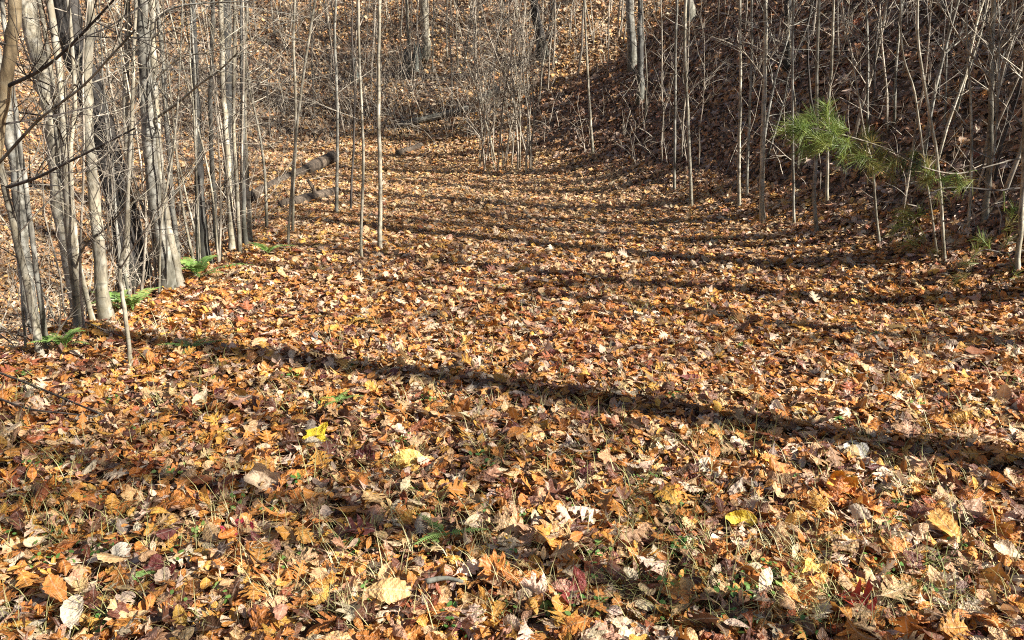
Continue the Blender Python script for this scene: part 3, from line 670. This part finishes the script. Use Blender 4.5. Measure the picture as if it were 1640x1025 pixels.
# --- stems on and below the right bank
tree('tallest pale pole at the foot of the right bank', [(1222, 360), (1220, 280), (1224, 150), (1226, 60), (1227, 0)], 9, 6, 'cream', name='bare_sapling', cat='sapling', twigs=6, top=7, crown=6, low=.35, limbs=[
    ([(1224, 130), (1205, 100), (1180, 75), (1130, 55)], 3, 'twig'), ([(1224, 110), (1240, 80), (1262, 55)], 3, 'twig')])
tree('thin pale pole left of the tallest pole on the right bank', [(1185, 336), (1184, 240), (1186, 120), (1185, 0)], 6, 4, 'cream', name='bare_sapling', cat='sapling', twigs=6, top=6, crown=5, low=.35)
tree('greyish twin of the thin pole, close left of the tallest pole', [(1196, 320), (1200, 190), (1204, 80), (1204, 0)], 5, 4, 'grey', name='bare_sapling', cat='sapling', twigs=6, top=6, crown=4, low=.35)
tree('pole with kinked foot rising behind the bright pine tip', [(1312, 374), (1304, 320), (1308, 230), (1308, 120), (1312, 0)], 7, 5, 'cream', name='bare_sapling', cat='sapling', twigs=5, top=6, crown=5, low=.4)
tree('thin pole between the tallest pole and the pine tip', [(1273, 366), (1270, 240), (1269, 120), (1271, 0)], 5, 4, 'grey', name='bare_sapling', cat='sapling', twigs=6, top=6, crown=4, low=.35)
tree('forked light stem just above the right end of the pine tip', [(1325, 330), (1327, 180), (1332, 100), (1335, 0)], 6, 4, 'cream', name='bare_sapling', cat='sapling', twigs=6, top=5, crown=4, low=.4, limbs=[([(1330, 140), (1345, 90), (1365, 20)], 3, 'twig')])
tree('pale multi-stemmed pole near the right edge', [(1578, 356), (1585, 260), (1588, 130), (1592, 0)], 10, 7, 'cream', name='bare_sapling', cat='sapling', twigs=8, top=7, crown=5, low=.3, limbs=[
    ([(1588, 100), (1610, 60), (1640, 10)], 4, 'cream'), ([(1586, 130), (1550, 80), (1500, 0)], 4, 'twig'), ([(1582, 300), (1596, 200), (1600, 60), (1598, 0)], 5, 'grey')])
tree('crooked thin stem left of the multi-stemmed pole', [(1552, 372), (1556, 250), (1554, 150), (1548, 40)], 5, 3, 'cream', name='bare_sapling', cat='sapling', twigs=6, top=4.5, crown=4, low=.3)
tree('pale stem leaning left above the dark pine tuft', [(1516, 425), (1503, 270), (1490, 190), (1472, 80), (1470, 0)], 6, 4, 'cream', name='bare_sapling', cat='sapling', twigs=5, top=5, crown=4, low=.4)
tree('thinner leaning stem left of the pale one by the dark tuft', [(1505, 415), (1480, 260), (1465, 150), (1444, 72)], 4, 3, 'cream', name='bare_sapling', cat='sapling', twigs=5, top=3.2, crown=2, low=.4)
tree('short stem with forked top below the hanging pine needles', [(1411, 396), (1402, 330), (1398, 270), (1385, 215)], 5, 3, 'cream', name='bare_sapling', cat='sapling', twigs=5, top=2.2, crown=2, low=.3)
tree('light stem at the very right edge below the pine branch', [(1630, 440), (1634, 360), (1640, 270), (1642, 150), (1646, 0)], 9, 7, 'cream', name='bare_sapling', cat='sapling', twigs=5, top=6, crown=4, low=.4)
tree('pale thin pole on the bank left of the shaded hollow', [(1108, 336), (1102, 200), (1097, 100), (1098, 0)], 6, 5, 'cream', name='bare_sapling', cat='sapling', twigs=6, top=8, crown=4, low=.3)
tree('faint thin pole at the left end of the shaded bank', [(1080, 310), (1081, 200), (1082, 80), (1084, 0)], 5, 4, 'grey', name='bare_sapling', cat='sapling', twigs=6, top=8, crown=4, low=.3)
tree('thin whitish sapling on the slope right of the thicket', [(950, 250), (944, 170), (940, 90), (936, 0)], 5, 3, 'cream', name='bare_sapling', cat='sapling', twigs=7, top=8, crown=3, low=.2)
# --- larger trunks up the far slope
tree('pale trunk with sunlit right side high on the far slope', [(684, 96), (682, 50), (678, 0)], 13, 11, 'cream', top=13, twigs=2)
tree('slim white trunk left of the pale trunk on the far slope', [(654, 92), (653, 50), (651, 0)], 6, 5, 'cream', top=10, twigs=3)
tree('dark slanting trunk on the upper slope above the thicket', [(872, 92), (862, 50), (855, 0)], 17, 12, 'dark', top=14, twigs=3, twmat='twigd')
tree('broken weathered pale trunk at the top right of the slope', [(1014, 114), (1012, 60), (1008, 0)], 14, 13, 'grey', top=9, twigs=2)
tree('dark straight trunk right behind the weathered pale trunk', [(1026, 168), (1026, 80), (1025, 0)], 12, 9, 'slate', top=12, twigs=3)
tree('grey trunk at the upper edge right of the weathered one', [(1106, 40), (1104, 0)], 16, 15, 'grey', top=12, twigs=2)
tree('dark trunk among the saplings on the upper right bank', [(1262, 112), (1264, 50), (1262, 0)], 14, 11, 'dark', top=12, twigs=3, twmat='twigd')

# --- thin saplings in the brush, built once per kind and copied
PROTOS = []
for i in range(16):
    r = np.random.default_rng(400 + i); h = r.uniform(2.6, 5.2); nseg = 9
    z = np.linspace(-.08, h, nseg); xy = np.cumsum(r.normal(0, .055, (nseg, 2)), 0) * np.linspace(.3, 1, nseg)[:, None] + np.outer(z, r.normal(0, .05, 2))
    P = np.column_stack([xy, z]); r0 = r.uniform(.010, .019); R = r0 * np.linspace(1.15, .3, nseg)
    mb = MB(); mb.tube(P, R, 5); mt = mb.mesh('trunk', M[['twig', 'cream', 'grey', 'twigd', 'twig'][i % 5]])
    mb = MB()
    for j in range(r.integers(9, 17)):
        f = r.uniform(.15, .97); q = np.array([np.interp(f * h, z, P[:, c]) for c in range(3)]); a = r.uniform(0, 6.28)
        limb(mb, q, (math.cos(a), math.sin(a), r.uniform(.3, 1.3)), h * r.uniform(.1, .3), r0 * .42, r, 1, 3, dens=.9)
    PROTOS.append((mt, mb.mesh('crown', M[['twig', 'twigd', 'grey', 'twigd', 'twig'][i % 5]])))
def sapling(g, label, group, r, sc=(.7, 1.25), which=None, tiltv=.07):
    o_ = thing('bare_sapling', label, 'sapling', g, group); mt, mc = PROTOS[r.integers(16) if which is None else which]
    link('trunk', mt, o_); link('crown', mc, o_)['kind'] = 'stuff'; s_ = r.uniform(*sc); o_.scale = (s_, s_, s_); o_.rotation_euler = (r.normal(0, tiltv), r.normal(0, tiltv), r.uniform(0, 6.28))
r = np.random.default_rng(61)
for i in range(24):
    sapling(ground(r.uniform(765, 850), r.uniform(255, 285)), 'thin whippy stem in the dense thicket at the foot of the far slope', 'stems of the thicket', r, (.6, 1.05), which=int(r.choice([0, 1, 4, 5, 6, 9, 10, 11, 14, 15])), tiltv=.12)
for i in range(92):
    sapling(ground(r.uniform(400, 1010), r.choice([r.uniform(60, 240), r.uniform(-5, 80)])), 'thin bare sapling scattered in the brush up the sunlit far slope', 'saplings on the far slope', r, (.65, 1.35), which=int(r.choice([0, 1, 4, 5, 6, 9, 10, 11, 14, 15])) if i % 4 else None)
for i in range(38):
    while True:
        g_ = ground(r.uniform(960, 1660), r.uniform(0, 390) if r.random() < .7 else r.uniform(200, 390))
        if g_[0] > np.interp(g_[1], FLOOR[1:8, 1], FLOOR[1:8, 0]) + .15: break
    sapling(g_, 'thin bare sapling scattered over the shaded right bank', 'saplings on the right bank', r, (.5, 1.2))
for i in range(32):
    Y_ = r.uniform(6.5, 17); x_ = float(lip(Y_)) - r.uniform(.6, 9)
    sapling(np.array([x_, Y_, float(H(x_, Y_))]), 'thin bare sapling in the hollow behind the left stand', 'saplings behind the left stand', r, (.6, 1.2))

# --- trees on the hillside right of the camera, whose shadows fall across the track
def hill_tree(x, y, rad, h, label, seed, branches=14, mat='slate', leafy=0, low=.35):
    r = np.random.default_rng(seed); g = np.array([x, y, float(H(x, y))]); t = thing('hillside_tree', label, 'tree', g, 'trees on the hillside beyond the right edge')
    n_ = 12; z = np.linspace(-.15, h, n_); P = np.column_stack([np.cumsum(r.normal(0, .06, (n_, 2)), 0), z]); R = rad * np.linspace(1.1, .18, n_)
    mb = MB(); mb.tube(P, R, 9); mb.build('trunk', M[mat], t)
    for j in range(branches):
        f = r.uniform(low, .97); q = np.array([np.interp(f * h, z, P[:, c]) for c in range(3)]); a = r.uniform(0, 6.28); mb = MB()
        limb(mb, q, (math.cos(a), math.sin(a), r.uniform(.2, .9)), h * r.uniform(.12, .24), rad * .3 * (1.2 - f), r, 2, 5, dens=.8)
        mb.build('branch', M[mat], t)
    if leafy:
        V, F_ = [], []
        for j in range(leafy):
            f = r.uniform(low, .9); a = r.uniform(0, 6.28); rr = h * .2 * (1 - f * .6) * math.sqrt(r.random()); c = np.array([rr * math.cos(a), rr * math.sin(a), f * h + r.normal(0, .3)])
            e1 = r.normal(size=3); e1 *= .06 / np.linalg.norm(e1); e2 = np.cross(e1, r.normal(size=3)); e2 *= .028 / (np.linalg.norm(e2) + 1e-6)
            V += [c - e1, c + e2, c + e1, c - e2]; F_.append((4 * j, 4 * j + 1, 4 * j + 2, 4 * j + 3))
        mb = MB(); mb.add(V, F_); o_ = mb.build('clinging_leaves', M['leaf_o'], t); o_.color = (.5, .36, .2, 1); o_['kind'] = 'stuff'
for i, a in enumerate([(8.0, .5, .14, 15, 12, .62, 0), (8.6, -1.05, .075, 12, 24, .35, 3200), (7.6, 4.75, .16, 12, 10, .5, 0), (8.3, 5.9, .13, 11, 12, .35, 300), (9.2, 3.3, .05, 9, 10, .35, 0), (7.8, 7.0, .16, 13, 12, .45, 0), (9.4, 7.6, .14, 12, 12, .4, 300), (10.8, 8.8, .18, 14, 14, .4, 0),
                       (12.5, 9.8, .12, 14, 14, .35, 400), (13.5, 11.2, .12, 14, 14, .35, 300), (11.6, 4.0, .12, 13, 14, .3, 600), (14.0, 6.5, .14, 14, 14, .3, 600), (16.5, 9.0, .14, 15, 14, .3, 600), (9.8, -3.4, .11, 12, 14, .35, 500), (17.5, 12, .14, 14, 14, .3, 500), (7.4, 3.75, .11, 11, 12, .2, 350), (7.6, 2.6, .08, 10, 14, .2, 300), (7.2, 2.4, .035, 7, 8, .3, 0), (7.0, 1.7, .03, 6, 8, .3, 0)]):
    hill_tree(a[0], a[1], a[2], a[3], 'bare hillside tree standing just beyond the right edge of the picture', 700 + i, a[4], leafy=a[6], low=a[5])

# ------------------------------------------------------------------ the pine reaching in from the right
def needles(mb, c, d, L, n_, nl, r):
    d = d / np.linalg.norm(d); mb.tube([c, c + d * L * .5, c + d * L], [.004, .003, .002], 4, cap=False)
    V, F_ = [], []
    for i in range(n_):
        f = r.random() ** .8; p = c + d * L * f; s_ = r.normal(size=3); s_ -= s_ @ d * d; s_ /= np.linalg.norm(s_)
        a = r.uniform(.35, 1.15); q = d * math.cos(a) + s_ * math.sin(a); l = nl * r.uniform(.7, 1.15)
        sd_ = np.cross(q, r.normal(size=3)); sd_ *= .0011 / np.linalg.norm(sd_); b = len(V); mid = p + q * l * .55 + np.array([0, 0, -.004])
        V += [p - sd_, p + sd_, mid + sd_, mid - sd_, p + q * l + np.array([0, 0, -.012])]; F_ += [(b, b + 1, b + 2, b + 3), (b + 3, b + 2, b + 4)]
    mb.add(V, F_)
r = np.random.default_rng(88)
pb = np.array([5.35, 6.0, float(H(5.35, 6.0))])
pine = thing('pine_tree', 'young pine reaching in from the right edge with green needle tufts', 'pine tree', pb)
mb = MB(); n_ = 9; mb.tube(np.column_stack([np.linspace(0, .15, n_), np.linspace(0, -.1, n_), np.linspace(-.1, 4.6, n_)]), np.linspace(.055, .012, n_), 8); mb.build('trunk', M['grey'], pine)
def pbranch(pxs, Ys, w0, tufts, mat='twig', long=.115, base=None):
    Q = np.array([at_y(a, b, y) for (a, b), y in zip(pxs, Ys)]) - pb
    if base is not None: Q = np.vstack([[.02, -.02, Q[0][2] + .06], Q])
    Q = catmull(Q, 4); mb = MB(); mb.tube(Q, np.linspace(w0, w0 * .35, len(Q)), 6, cap=False); b_ = mb.build('branch', M[mat], pine)
    for (px, py, y, cnt, nm, dirx) in tufts:
        c = at_y(px, py, y) - pb; i = int(np.argmin(np.linalg.norm(Q - c, axis=1))); mb = MB()
        mb.tube([Q[i], (Q[i] + c) / 2 + np.array([0, 0, .01]), c], [.004, .003, .003], 4, cap=False)
        for j in range(int(cnt * 1.5)):
            d = np.array([dirx, 0, .15]) + r.normal(0, .55, 3); needles(mb, c + r.normal(0, .045, 3), d, r.uniform(.06, .13), 48, long, r)
        mb.build('needle_tuft', M[nm], b_)
    return b_
zz = lambda a: np.array([.02, -.02, a])
pbranch([(1660, 252), (1600, 262), (1535, 278), (1480, 268), (1435, 244), (1385, 226), (1335, 212), (1300, 205)], [5.7, 5.6, 5.5, 5.4, 5.3, 5.25, 5.2, 5.15], .0062, [
    (1432, 262, 5.32, 2, 'needle_b', -.5), (1458, 272, 5.4, 2, 'needle', -.3), (1405, 272, 5.3, 2, 'needle_b', -.2), (1540, 290, 5.5, 1, 'needle_b', -.3),
    (1296, 208, 5.15, 6, 'needle', -1), (1322, 204, 5.2, 6, 'needle', -.8), (1330, 232, 5.2, 5, 'needle', -.8), (1356, 218, 5.25, 5, 'needle', -.7), (1352, 245, 5.3, 4, 'needle', -.5), (1384, 246, 5.3, 4, 'needle_b', -.6), (1392, 262, 5.3, 3, 'needle', -.4), (1412, 254, 5.35, 3, 'needle_b', -.4),
    (1488, 284, 5.45, 3, 'needle_b', -.3), (1505, 288, 5.45, 3, 'needle', .3), (1565, 274, 5.5, 1, 'needle', -.4)], base=zz(1.55))
pbranch([(1650, 300), (1600, 305), (1540, 300), (1500, 305), (1470, 330), (1450, 350)], [5.8, 5.7, 5.6, 5.5, 5.45, 5.4], .008, [
    (1445, 352, 5.4, 2, 'needle_b', -.6), (1462, 338, 5.45, 2, 'needle', -.5), (1484, 386, 5.45, 2, 'needle_b', -.4), (1608, 338, 5.7, 1, 'needle', -.4), (1510, 306, 5.5, 1, 'needle_b', 0)], mat='twigd', base=zz(1.2))
pbranch([(1650, 400), (1610, 405), (1575, 400), (1550, 420)], [5.6, 5.5, 5.45, 5.4], .007, [
    (1552, 425, 5.4, 2, 'needle_b', -.6), (1585, 392, 5.45, 1, 'needle', -.3), (1605, 388, 5.5, 2, 'needle_b', .2), (1632, 452, 5.4, 3, 'needle', -.3)], mat='twigd', base=zz(.6))

# ------------------------------------------------------------------ logs, stumps, sticks
def log(name, label, cat, a, b, r0, r1, mat, seed, sag=.0, lift=.65):
    r = np.random.default_rng(seed); n_ = 9; t = np.linspace(0, 1, n_)[:, None]; P = a * (1 - t) + b * t
    P[:, 2] = P[:, 2] + np.linspace(r0, r1, n_) * lift + max(0, float((H(P[:, 0], P[:, 1]) - P[:, 2]).max())) * .8; P += r.normal(0, .05, P.shape) * np.linspace(r0, r1, n_)[:, None]
    base = P[0].copy(); mb = MB(); mb.tube(P - base, np.linspace(r0, r1, n_) * (1 + r.normal(0, .07, n_)), 10); th = thing(name, label, cat, base)
    mb.build('stem', M[mat], th)
    for j in range(3):
        f = r.integers(2, n_ - 1); a_ = r.uniform(0, 6.28); mb = MB(); q = P[f] - base
        mb.tube([q, q + np.array([math.cos(a_) * .5, math.sin(a_) * .4, .8]) * r0 * r.uniform(1.5, 3.2)], [r0 * .22, r0 * .1], 5); mb.build('branch_stub', M[mat], th)
    return th
log('fallen_log', 'weathered fallen log lying along the left edge of the far track', 'log', ground(400, 338), ground(536, 270), .075, .10, 'deadwood', 1)
log('fallen_log', 'smaller brown log lying below the weathered log at the left', 'log', ground(455, 338), ground(540, 312), .10, .07, 'deadwood', 2, lift=.4)
log('fallen_log', 'slim fallen log slanting up the slope behind the track', 'log', ground(640, 206), ground(752, 176), .08, .05, 'grey', 3)
log('fallen_log', 'short dark mossy log at the foot of the far slope', 'log', ground(636, 252), ground(676, 236), .08, .06, 'deadwood', 4)
log('fallen_log', 'pale bleached log end lying beside the thicket', 'log', ground(766, 172), ground(802, 150), .11, .10, 'cream', 6)
def stump(label, px, py, w, h, mat, seed, lean=0):
    r = np.random.default_rng(seed); g = ground(px, py); dep = float(project(g)[2]); ra = w * dep / FPX / 2; hh = h * dep / FPX
    n_ = 6; z = np.linspace(-.1, hh, n_); P = np.column_stack([z * lean, z * 0, z]); mb = MB()
    mb.tube(P, ra * np.array([1.5, 1.2, 1, .96, .95, .8]), 11); t = thing('tree_stump', label, 'stump', g); mb.build('stump_body', M[mat], t)
    mb = MB()
    for j in range(5):
        a = j * 1.26 + r.uniform(-.3, .3); q = P[-1] + ra * .65 * np.array([math.cos(a), math.sin(a), 0]); mb.tube([q - np.array([0, 0, .05]), q + np.array([0, 0, r.uniform(.05, .3) * hh])], [ra * .28, ra * .06], 5)
    mb.build('splintered_top', M[mat], t)
stump('tall grey broken stump leaning on the left far slope', 571, 128, 13, 32, 'mossy', 1, -.08)
stump('mossy stump in the shade below the pale far trunk', 669, 112, 14, 34, 'mossy', 2)
stump('dark low stump left of the mossy stump', 650, 120, 13, 34, 'slate', 3, .1)
def stick(label, pxs, rad, mat, lift=.05):
    P = np.array([ground(*p) for p in pxs]); P[:, 2] += lift; b = P[0].copy(); mb = MB(); Q = catmull(P - b, 4); mb.tube(Q, rad * np.linspace(1, .6, len(Q)), 6); o_ = mb.build('fallen_stick', M[mat])
    o_.location = b; tag(o_, label, 'stick')
stick('short pale grey stick among leaves at the bottom centre', [(682, 958), (712, 955), (742, 957)], .010, 'slate', .06)
stick('long thin dark twig lying on the leaves at the left edge', [(-10, 612), (60, 640), (110, 662), (170, 688)], .007, 'twigd', .07)
stick('lower thin twig curving across the leaves at the left edge', [(-10, 655), (50, 676), (110, 684), (160, 690)], .006, 'twigd', .07)
stick('thin twig reaching from the ferns onto the track', [(88, 500), (140, 530), (180, 548), (215, 560)], .006, 'twigd', .06)

# ------------------------------------------------------------------ ferns, grass and weeds
def fern(label, px, py, fronds, L, seed, up=1.15):
    L = L * (1.2 if L > .2 else 1)
    r = np.random.default_rng(seed); g = ground(px, py); g[2] += .05; t = thing('fern', label, 'fern', g, 'ferns')
    for j in range(fronds):
        a = j * 6.28 / fronds + r.uniform(-.4, .4); l = L * r.uniform(.7, 1.1); e = up * r.uniform(.5, 1.2); n_ = 18
        s_ = np.linspace(0, 1, n_); out = l * s_ * math.cos(e) + .25 * l * s_ ** 2; z = l * (s_ * math.sin(e) - .62 * s_ ** 2 * math.sin(e)); C = np.column_stack([out * math.cos(a), out * math.sin(a), z])
        mb = MB(); mb.tube(C, np.linspace(.0028, .001, n_), 4, cap=False); V, F_ = [], []
        side = np.array([-math.sin(a), math.cos(a), 0]); T = np.gradient(C, axis=0); T /= np.linalg.norm(T, axis=1)[:, None]
        for i in range(3, n_):
            wl = l * .17 * math.sin(min(1, .35 + s_[i]) * math.pi * .98 * (1 if s_[i] > .3 else .9)) ** .7 if s_[i] < .98 else l * .02
            wl = l * .18 * (1 - s_[i] ** 2.2) * min(1, s_[i] * 4) + .004
            for sg in (-1, 1):
                d = side * sg * .93 + T[i] * .32 + np.array([0, 0, r.uniform(-.2, .1)]); h = T[i] * l / n_ * .40; b = len(V)
                V += [C[i] - h, C[i] + h, C[i] + d * wl * .7 + h * .8, C[i] + d * wl, C[i] + d * wl * .7 - h * .8]; F_.append((b, b + 1, b + 2, b + 3, b + 4))
        mb.add(V, F_); mb.build('frond', M['fern'], t)
fern('largest bright green fern below the thick dark grey trunk', 320, 455, 9, .34, 1)
fern('bright green fern by the knee-bent sapling, right one', 214, 508, 7, .28, 2)
fern('green fern at the foot of the cream ringed trunk', 188, 502, 6, .26, 3)
fern('light green fern low at the left edge by the leaning trunk', 108, 572, 8, .24, 4)
fern('small dark green fern lying in the shadow near the left stand', 308, 570, 5, .16, 5, .5)
fern('tiny single green fern in the centre foreground', 715, 878, 3, .15, 6, .5)
fern('tiny pale fern frond in the sun left of the long shadow', 543, 660, 4, .11, 7, .6)
fern('small yellow-green fern at the far left edge of the track', 430, 415, 6, .22, 8)

r = np.random.default_rng(31); V, F_ = [], []
def blade(p, d, l, w_):
    b = len(V); s_ = np.cross(d, [0, 0, 1.]); s_ /= np.linalg.norm(s_) + 1e-6; s_ *= w_; m1 = p + d * l * .5 + np.array([0, 0, l * .35]); m2 = p + d * l * 1.05 + np.array([0, 0, l * .38])
    V.extend([p - s_, p + s_, m1 + s_ * .8, m1 - s_ * .8, m2]); F_.extend([(b, b + 1, b + 2, b + 3), (b + 3, b + 2, b + 4)])
spots = [(1130, 880, 9), (1100, 930, 8), (1270, 910, 12), (1500, 800, 12), (1250, 980, 10), (1330, 1000, 8), (1080, 850, 6), (640, 830, 10), (655, 800, 8), (790, 900, 10), (850, 960, 9), (860, 640, 8), (690, 640, 8), (1180, 720, 6), (1540, 830, 10), (130, 870, 10), (60, 850, 6), (390, 770, 8), (560, 870, 6), (1440, 830, 6), (240, 900, 8), (930, 850, 8), (1020, 730, 6), (540, 620, 8), (1010, 960, 10), (330, 900, 8)]
tufts = [(a, b, c) for a, b, c in spots] + [(r.uniform(0, 1640), 1025 - 560 * r.random() ** 1.2, r.integers(3, 8)) for _ in range(620)]
for (px, py, c) in tufts:
    g = ground(px, py)
    for j in range(int(c * 1.8)):
        a = r.uniform(0, 6.28); blade(g + np.array([r.normal(0, .035), r.normal(0, .035), .01]), np.array([math.cos(a), math.sin(a), r.uniform(.1, .7)]) * .8, r.uniform(.06, .16), r.uniform(.0009, .0018))
# tall dry stalks standing singly
for (px, py) in [(1205, 740), (1232, 745), (500, 800), (15, 790), (30, 770), (620, 960), (1330, 800), (700, 880), (955, 720), (1310, 790), (80, 860)]:
    g = ground(px, py); a = r.uniform(0, 6.28); blade(g, np.array([math.cos(a) * .35, math.sin(a) * .35, 1.0]), r.uniform(.14, .24), .0018)
mb = MB(); mb.add(V, F_); tag(mb.build('grass', M['grass'], None, False), 'sparse dry and green grass blades poking through the leaves', 'grass', kind='stuff')
V, F_ = [], []
wsp = [(770, 750, 9), (540, 655, 8), (820, 860, 5), (700, 890, 7), (880, 985, 8), (1260, 490, 7), (1470, 660, 8), (320, 870, 6), (375, 820, 5), (285, 770, 6), (1200, 960, 9), (1090, 890, 8), (1240, 960, 8), (960, 900, 8), (1230, 930, 8), (1180, 975, 8), (770, 830, 6), (560, 890, 5), (440, 825, 6), (800, 470, 5), (650, 720, 6), (690, 650, 6)]
wsp += [(r.uniform(0, 1640), 1025 - 480 * r.random() ** 1.3, r.integers(2, 6)) for _ in range(60)]
for (px, py, c) in wsp:
    g = ground(px, py)
    for j in range(int(c * 4)):
        p = g + np.array([r.normal(0, .028), r.normal(0, .028), r.uniform(.02, .06)]); s_ = r.uniform(.005, .011); a0 = r.uniform(0, 6.28); nv = np.array([r.normal(0, .35), r.normal(-.2, .35), 1.]); nv /= np.linalg.norm(nv)
        e1 = np.cross(nv, [math.cos(a0), math.sin(a0), 0]); e1 /= np.linalg.norm(e1); e2 = np.cross(nv, e1); b = len(V)
        for q in range(6): V.append(p + s_ * (math.cos(q * 1.047) * e1 * (1.35 if q in (0,) else 1) + math.sin(q * 1.047) * e2 * .75))
        F_.append(tuple(range(b, b + 6)))
mb = MB(); mb.add(V, F_); tag(mb.build('ground_cover', M['weed'], None, False), 'small green weeds growing between the fallen leaves', 'weeds', kind='stuff')

# ------------------------------------------------------------------ tangle of dead stems and briars in the undergrowth
def brush(label, n_, pick, seed, mat, hr=(.35, 1.3)):
    r = np.random.default_rng(seed); mb = MB()
    for i in range(n_):
        x, y = pick(r); g = np.array([x, y, float(H(x, y)) - .03]); a = r.uniform(0, 6.28); l = r.uniform(*hr)
        limb(mb, g, (math.cos(a) * .5, math.sin(a) * .5, r.uniform(.3, 1.3)), l, r.uniform(.003, .007), r, 1, 3, up=r.uniform(-.9, .4), wob=.3, nseg=5, dens=.7)
    tag(mb.build('brush', M[mat], None, False), label, 'brush', kind='stuff')
def pick_hill(r):
    while True:
        x, y = r.uniform(-16, 6), 16.4 + 17 * r.random() ** 1.6
        if x < 1 + (y - 15) * .5: return x, y
def pick_foot(r):
    x = r.uniform(-10, -.3); return x, float(np.interp(x, [-9, -5, -2, .1], [16.8, 16.8, 16.0, 14.5])) + .15 + 1.6 * r.random() ** 1.5
def pick_left(r):
    y = r.uniform(5, 16); return float(lip(y)) - .3 - 8 * r.random() ** 1.3, y
def pick_edge(r):
    y = r.uniform(4.2, 9); return float(lip(y)) - r.uniform(-.1, .8), y
def pick_bank(r):
    y = r.uniform(4.5, 17); return float(np.interp(y, FLOOR[1:8, 1], FLOOR[1:8, 0])) + .2 + 6 * r.random() ** 1.5, y
brush('grey tangle of dead stems and twigs over the far slope', 1700, pick_hill, 1, 'twig', (.6, 2.0))
brush('dense grey brush along the foot of the far slope', 420, pick_foot, 5, 'twig', (.7, 2.2))
brush('tangle of dry stems in the hollow behind the left stand', 320, pick_left, 2, 'twig', (.5, 1.6))
brush('thin dry stems and twigs around the trunk feet along the left edge', 110, pick_edge, 3, 'twig', (.3, 1.1))
brush('scattered dry stems on the shaded right bank', 420, pick_bank, 4, 'twig', (.3, 1.2))
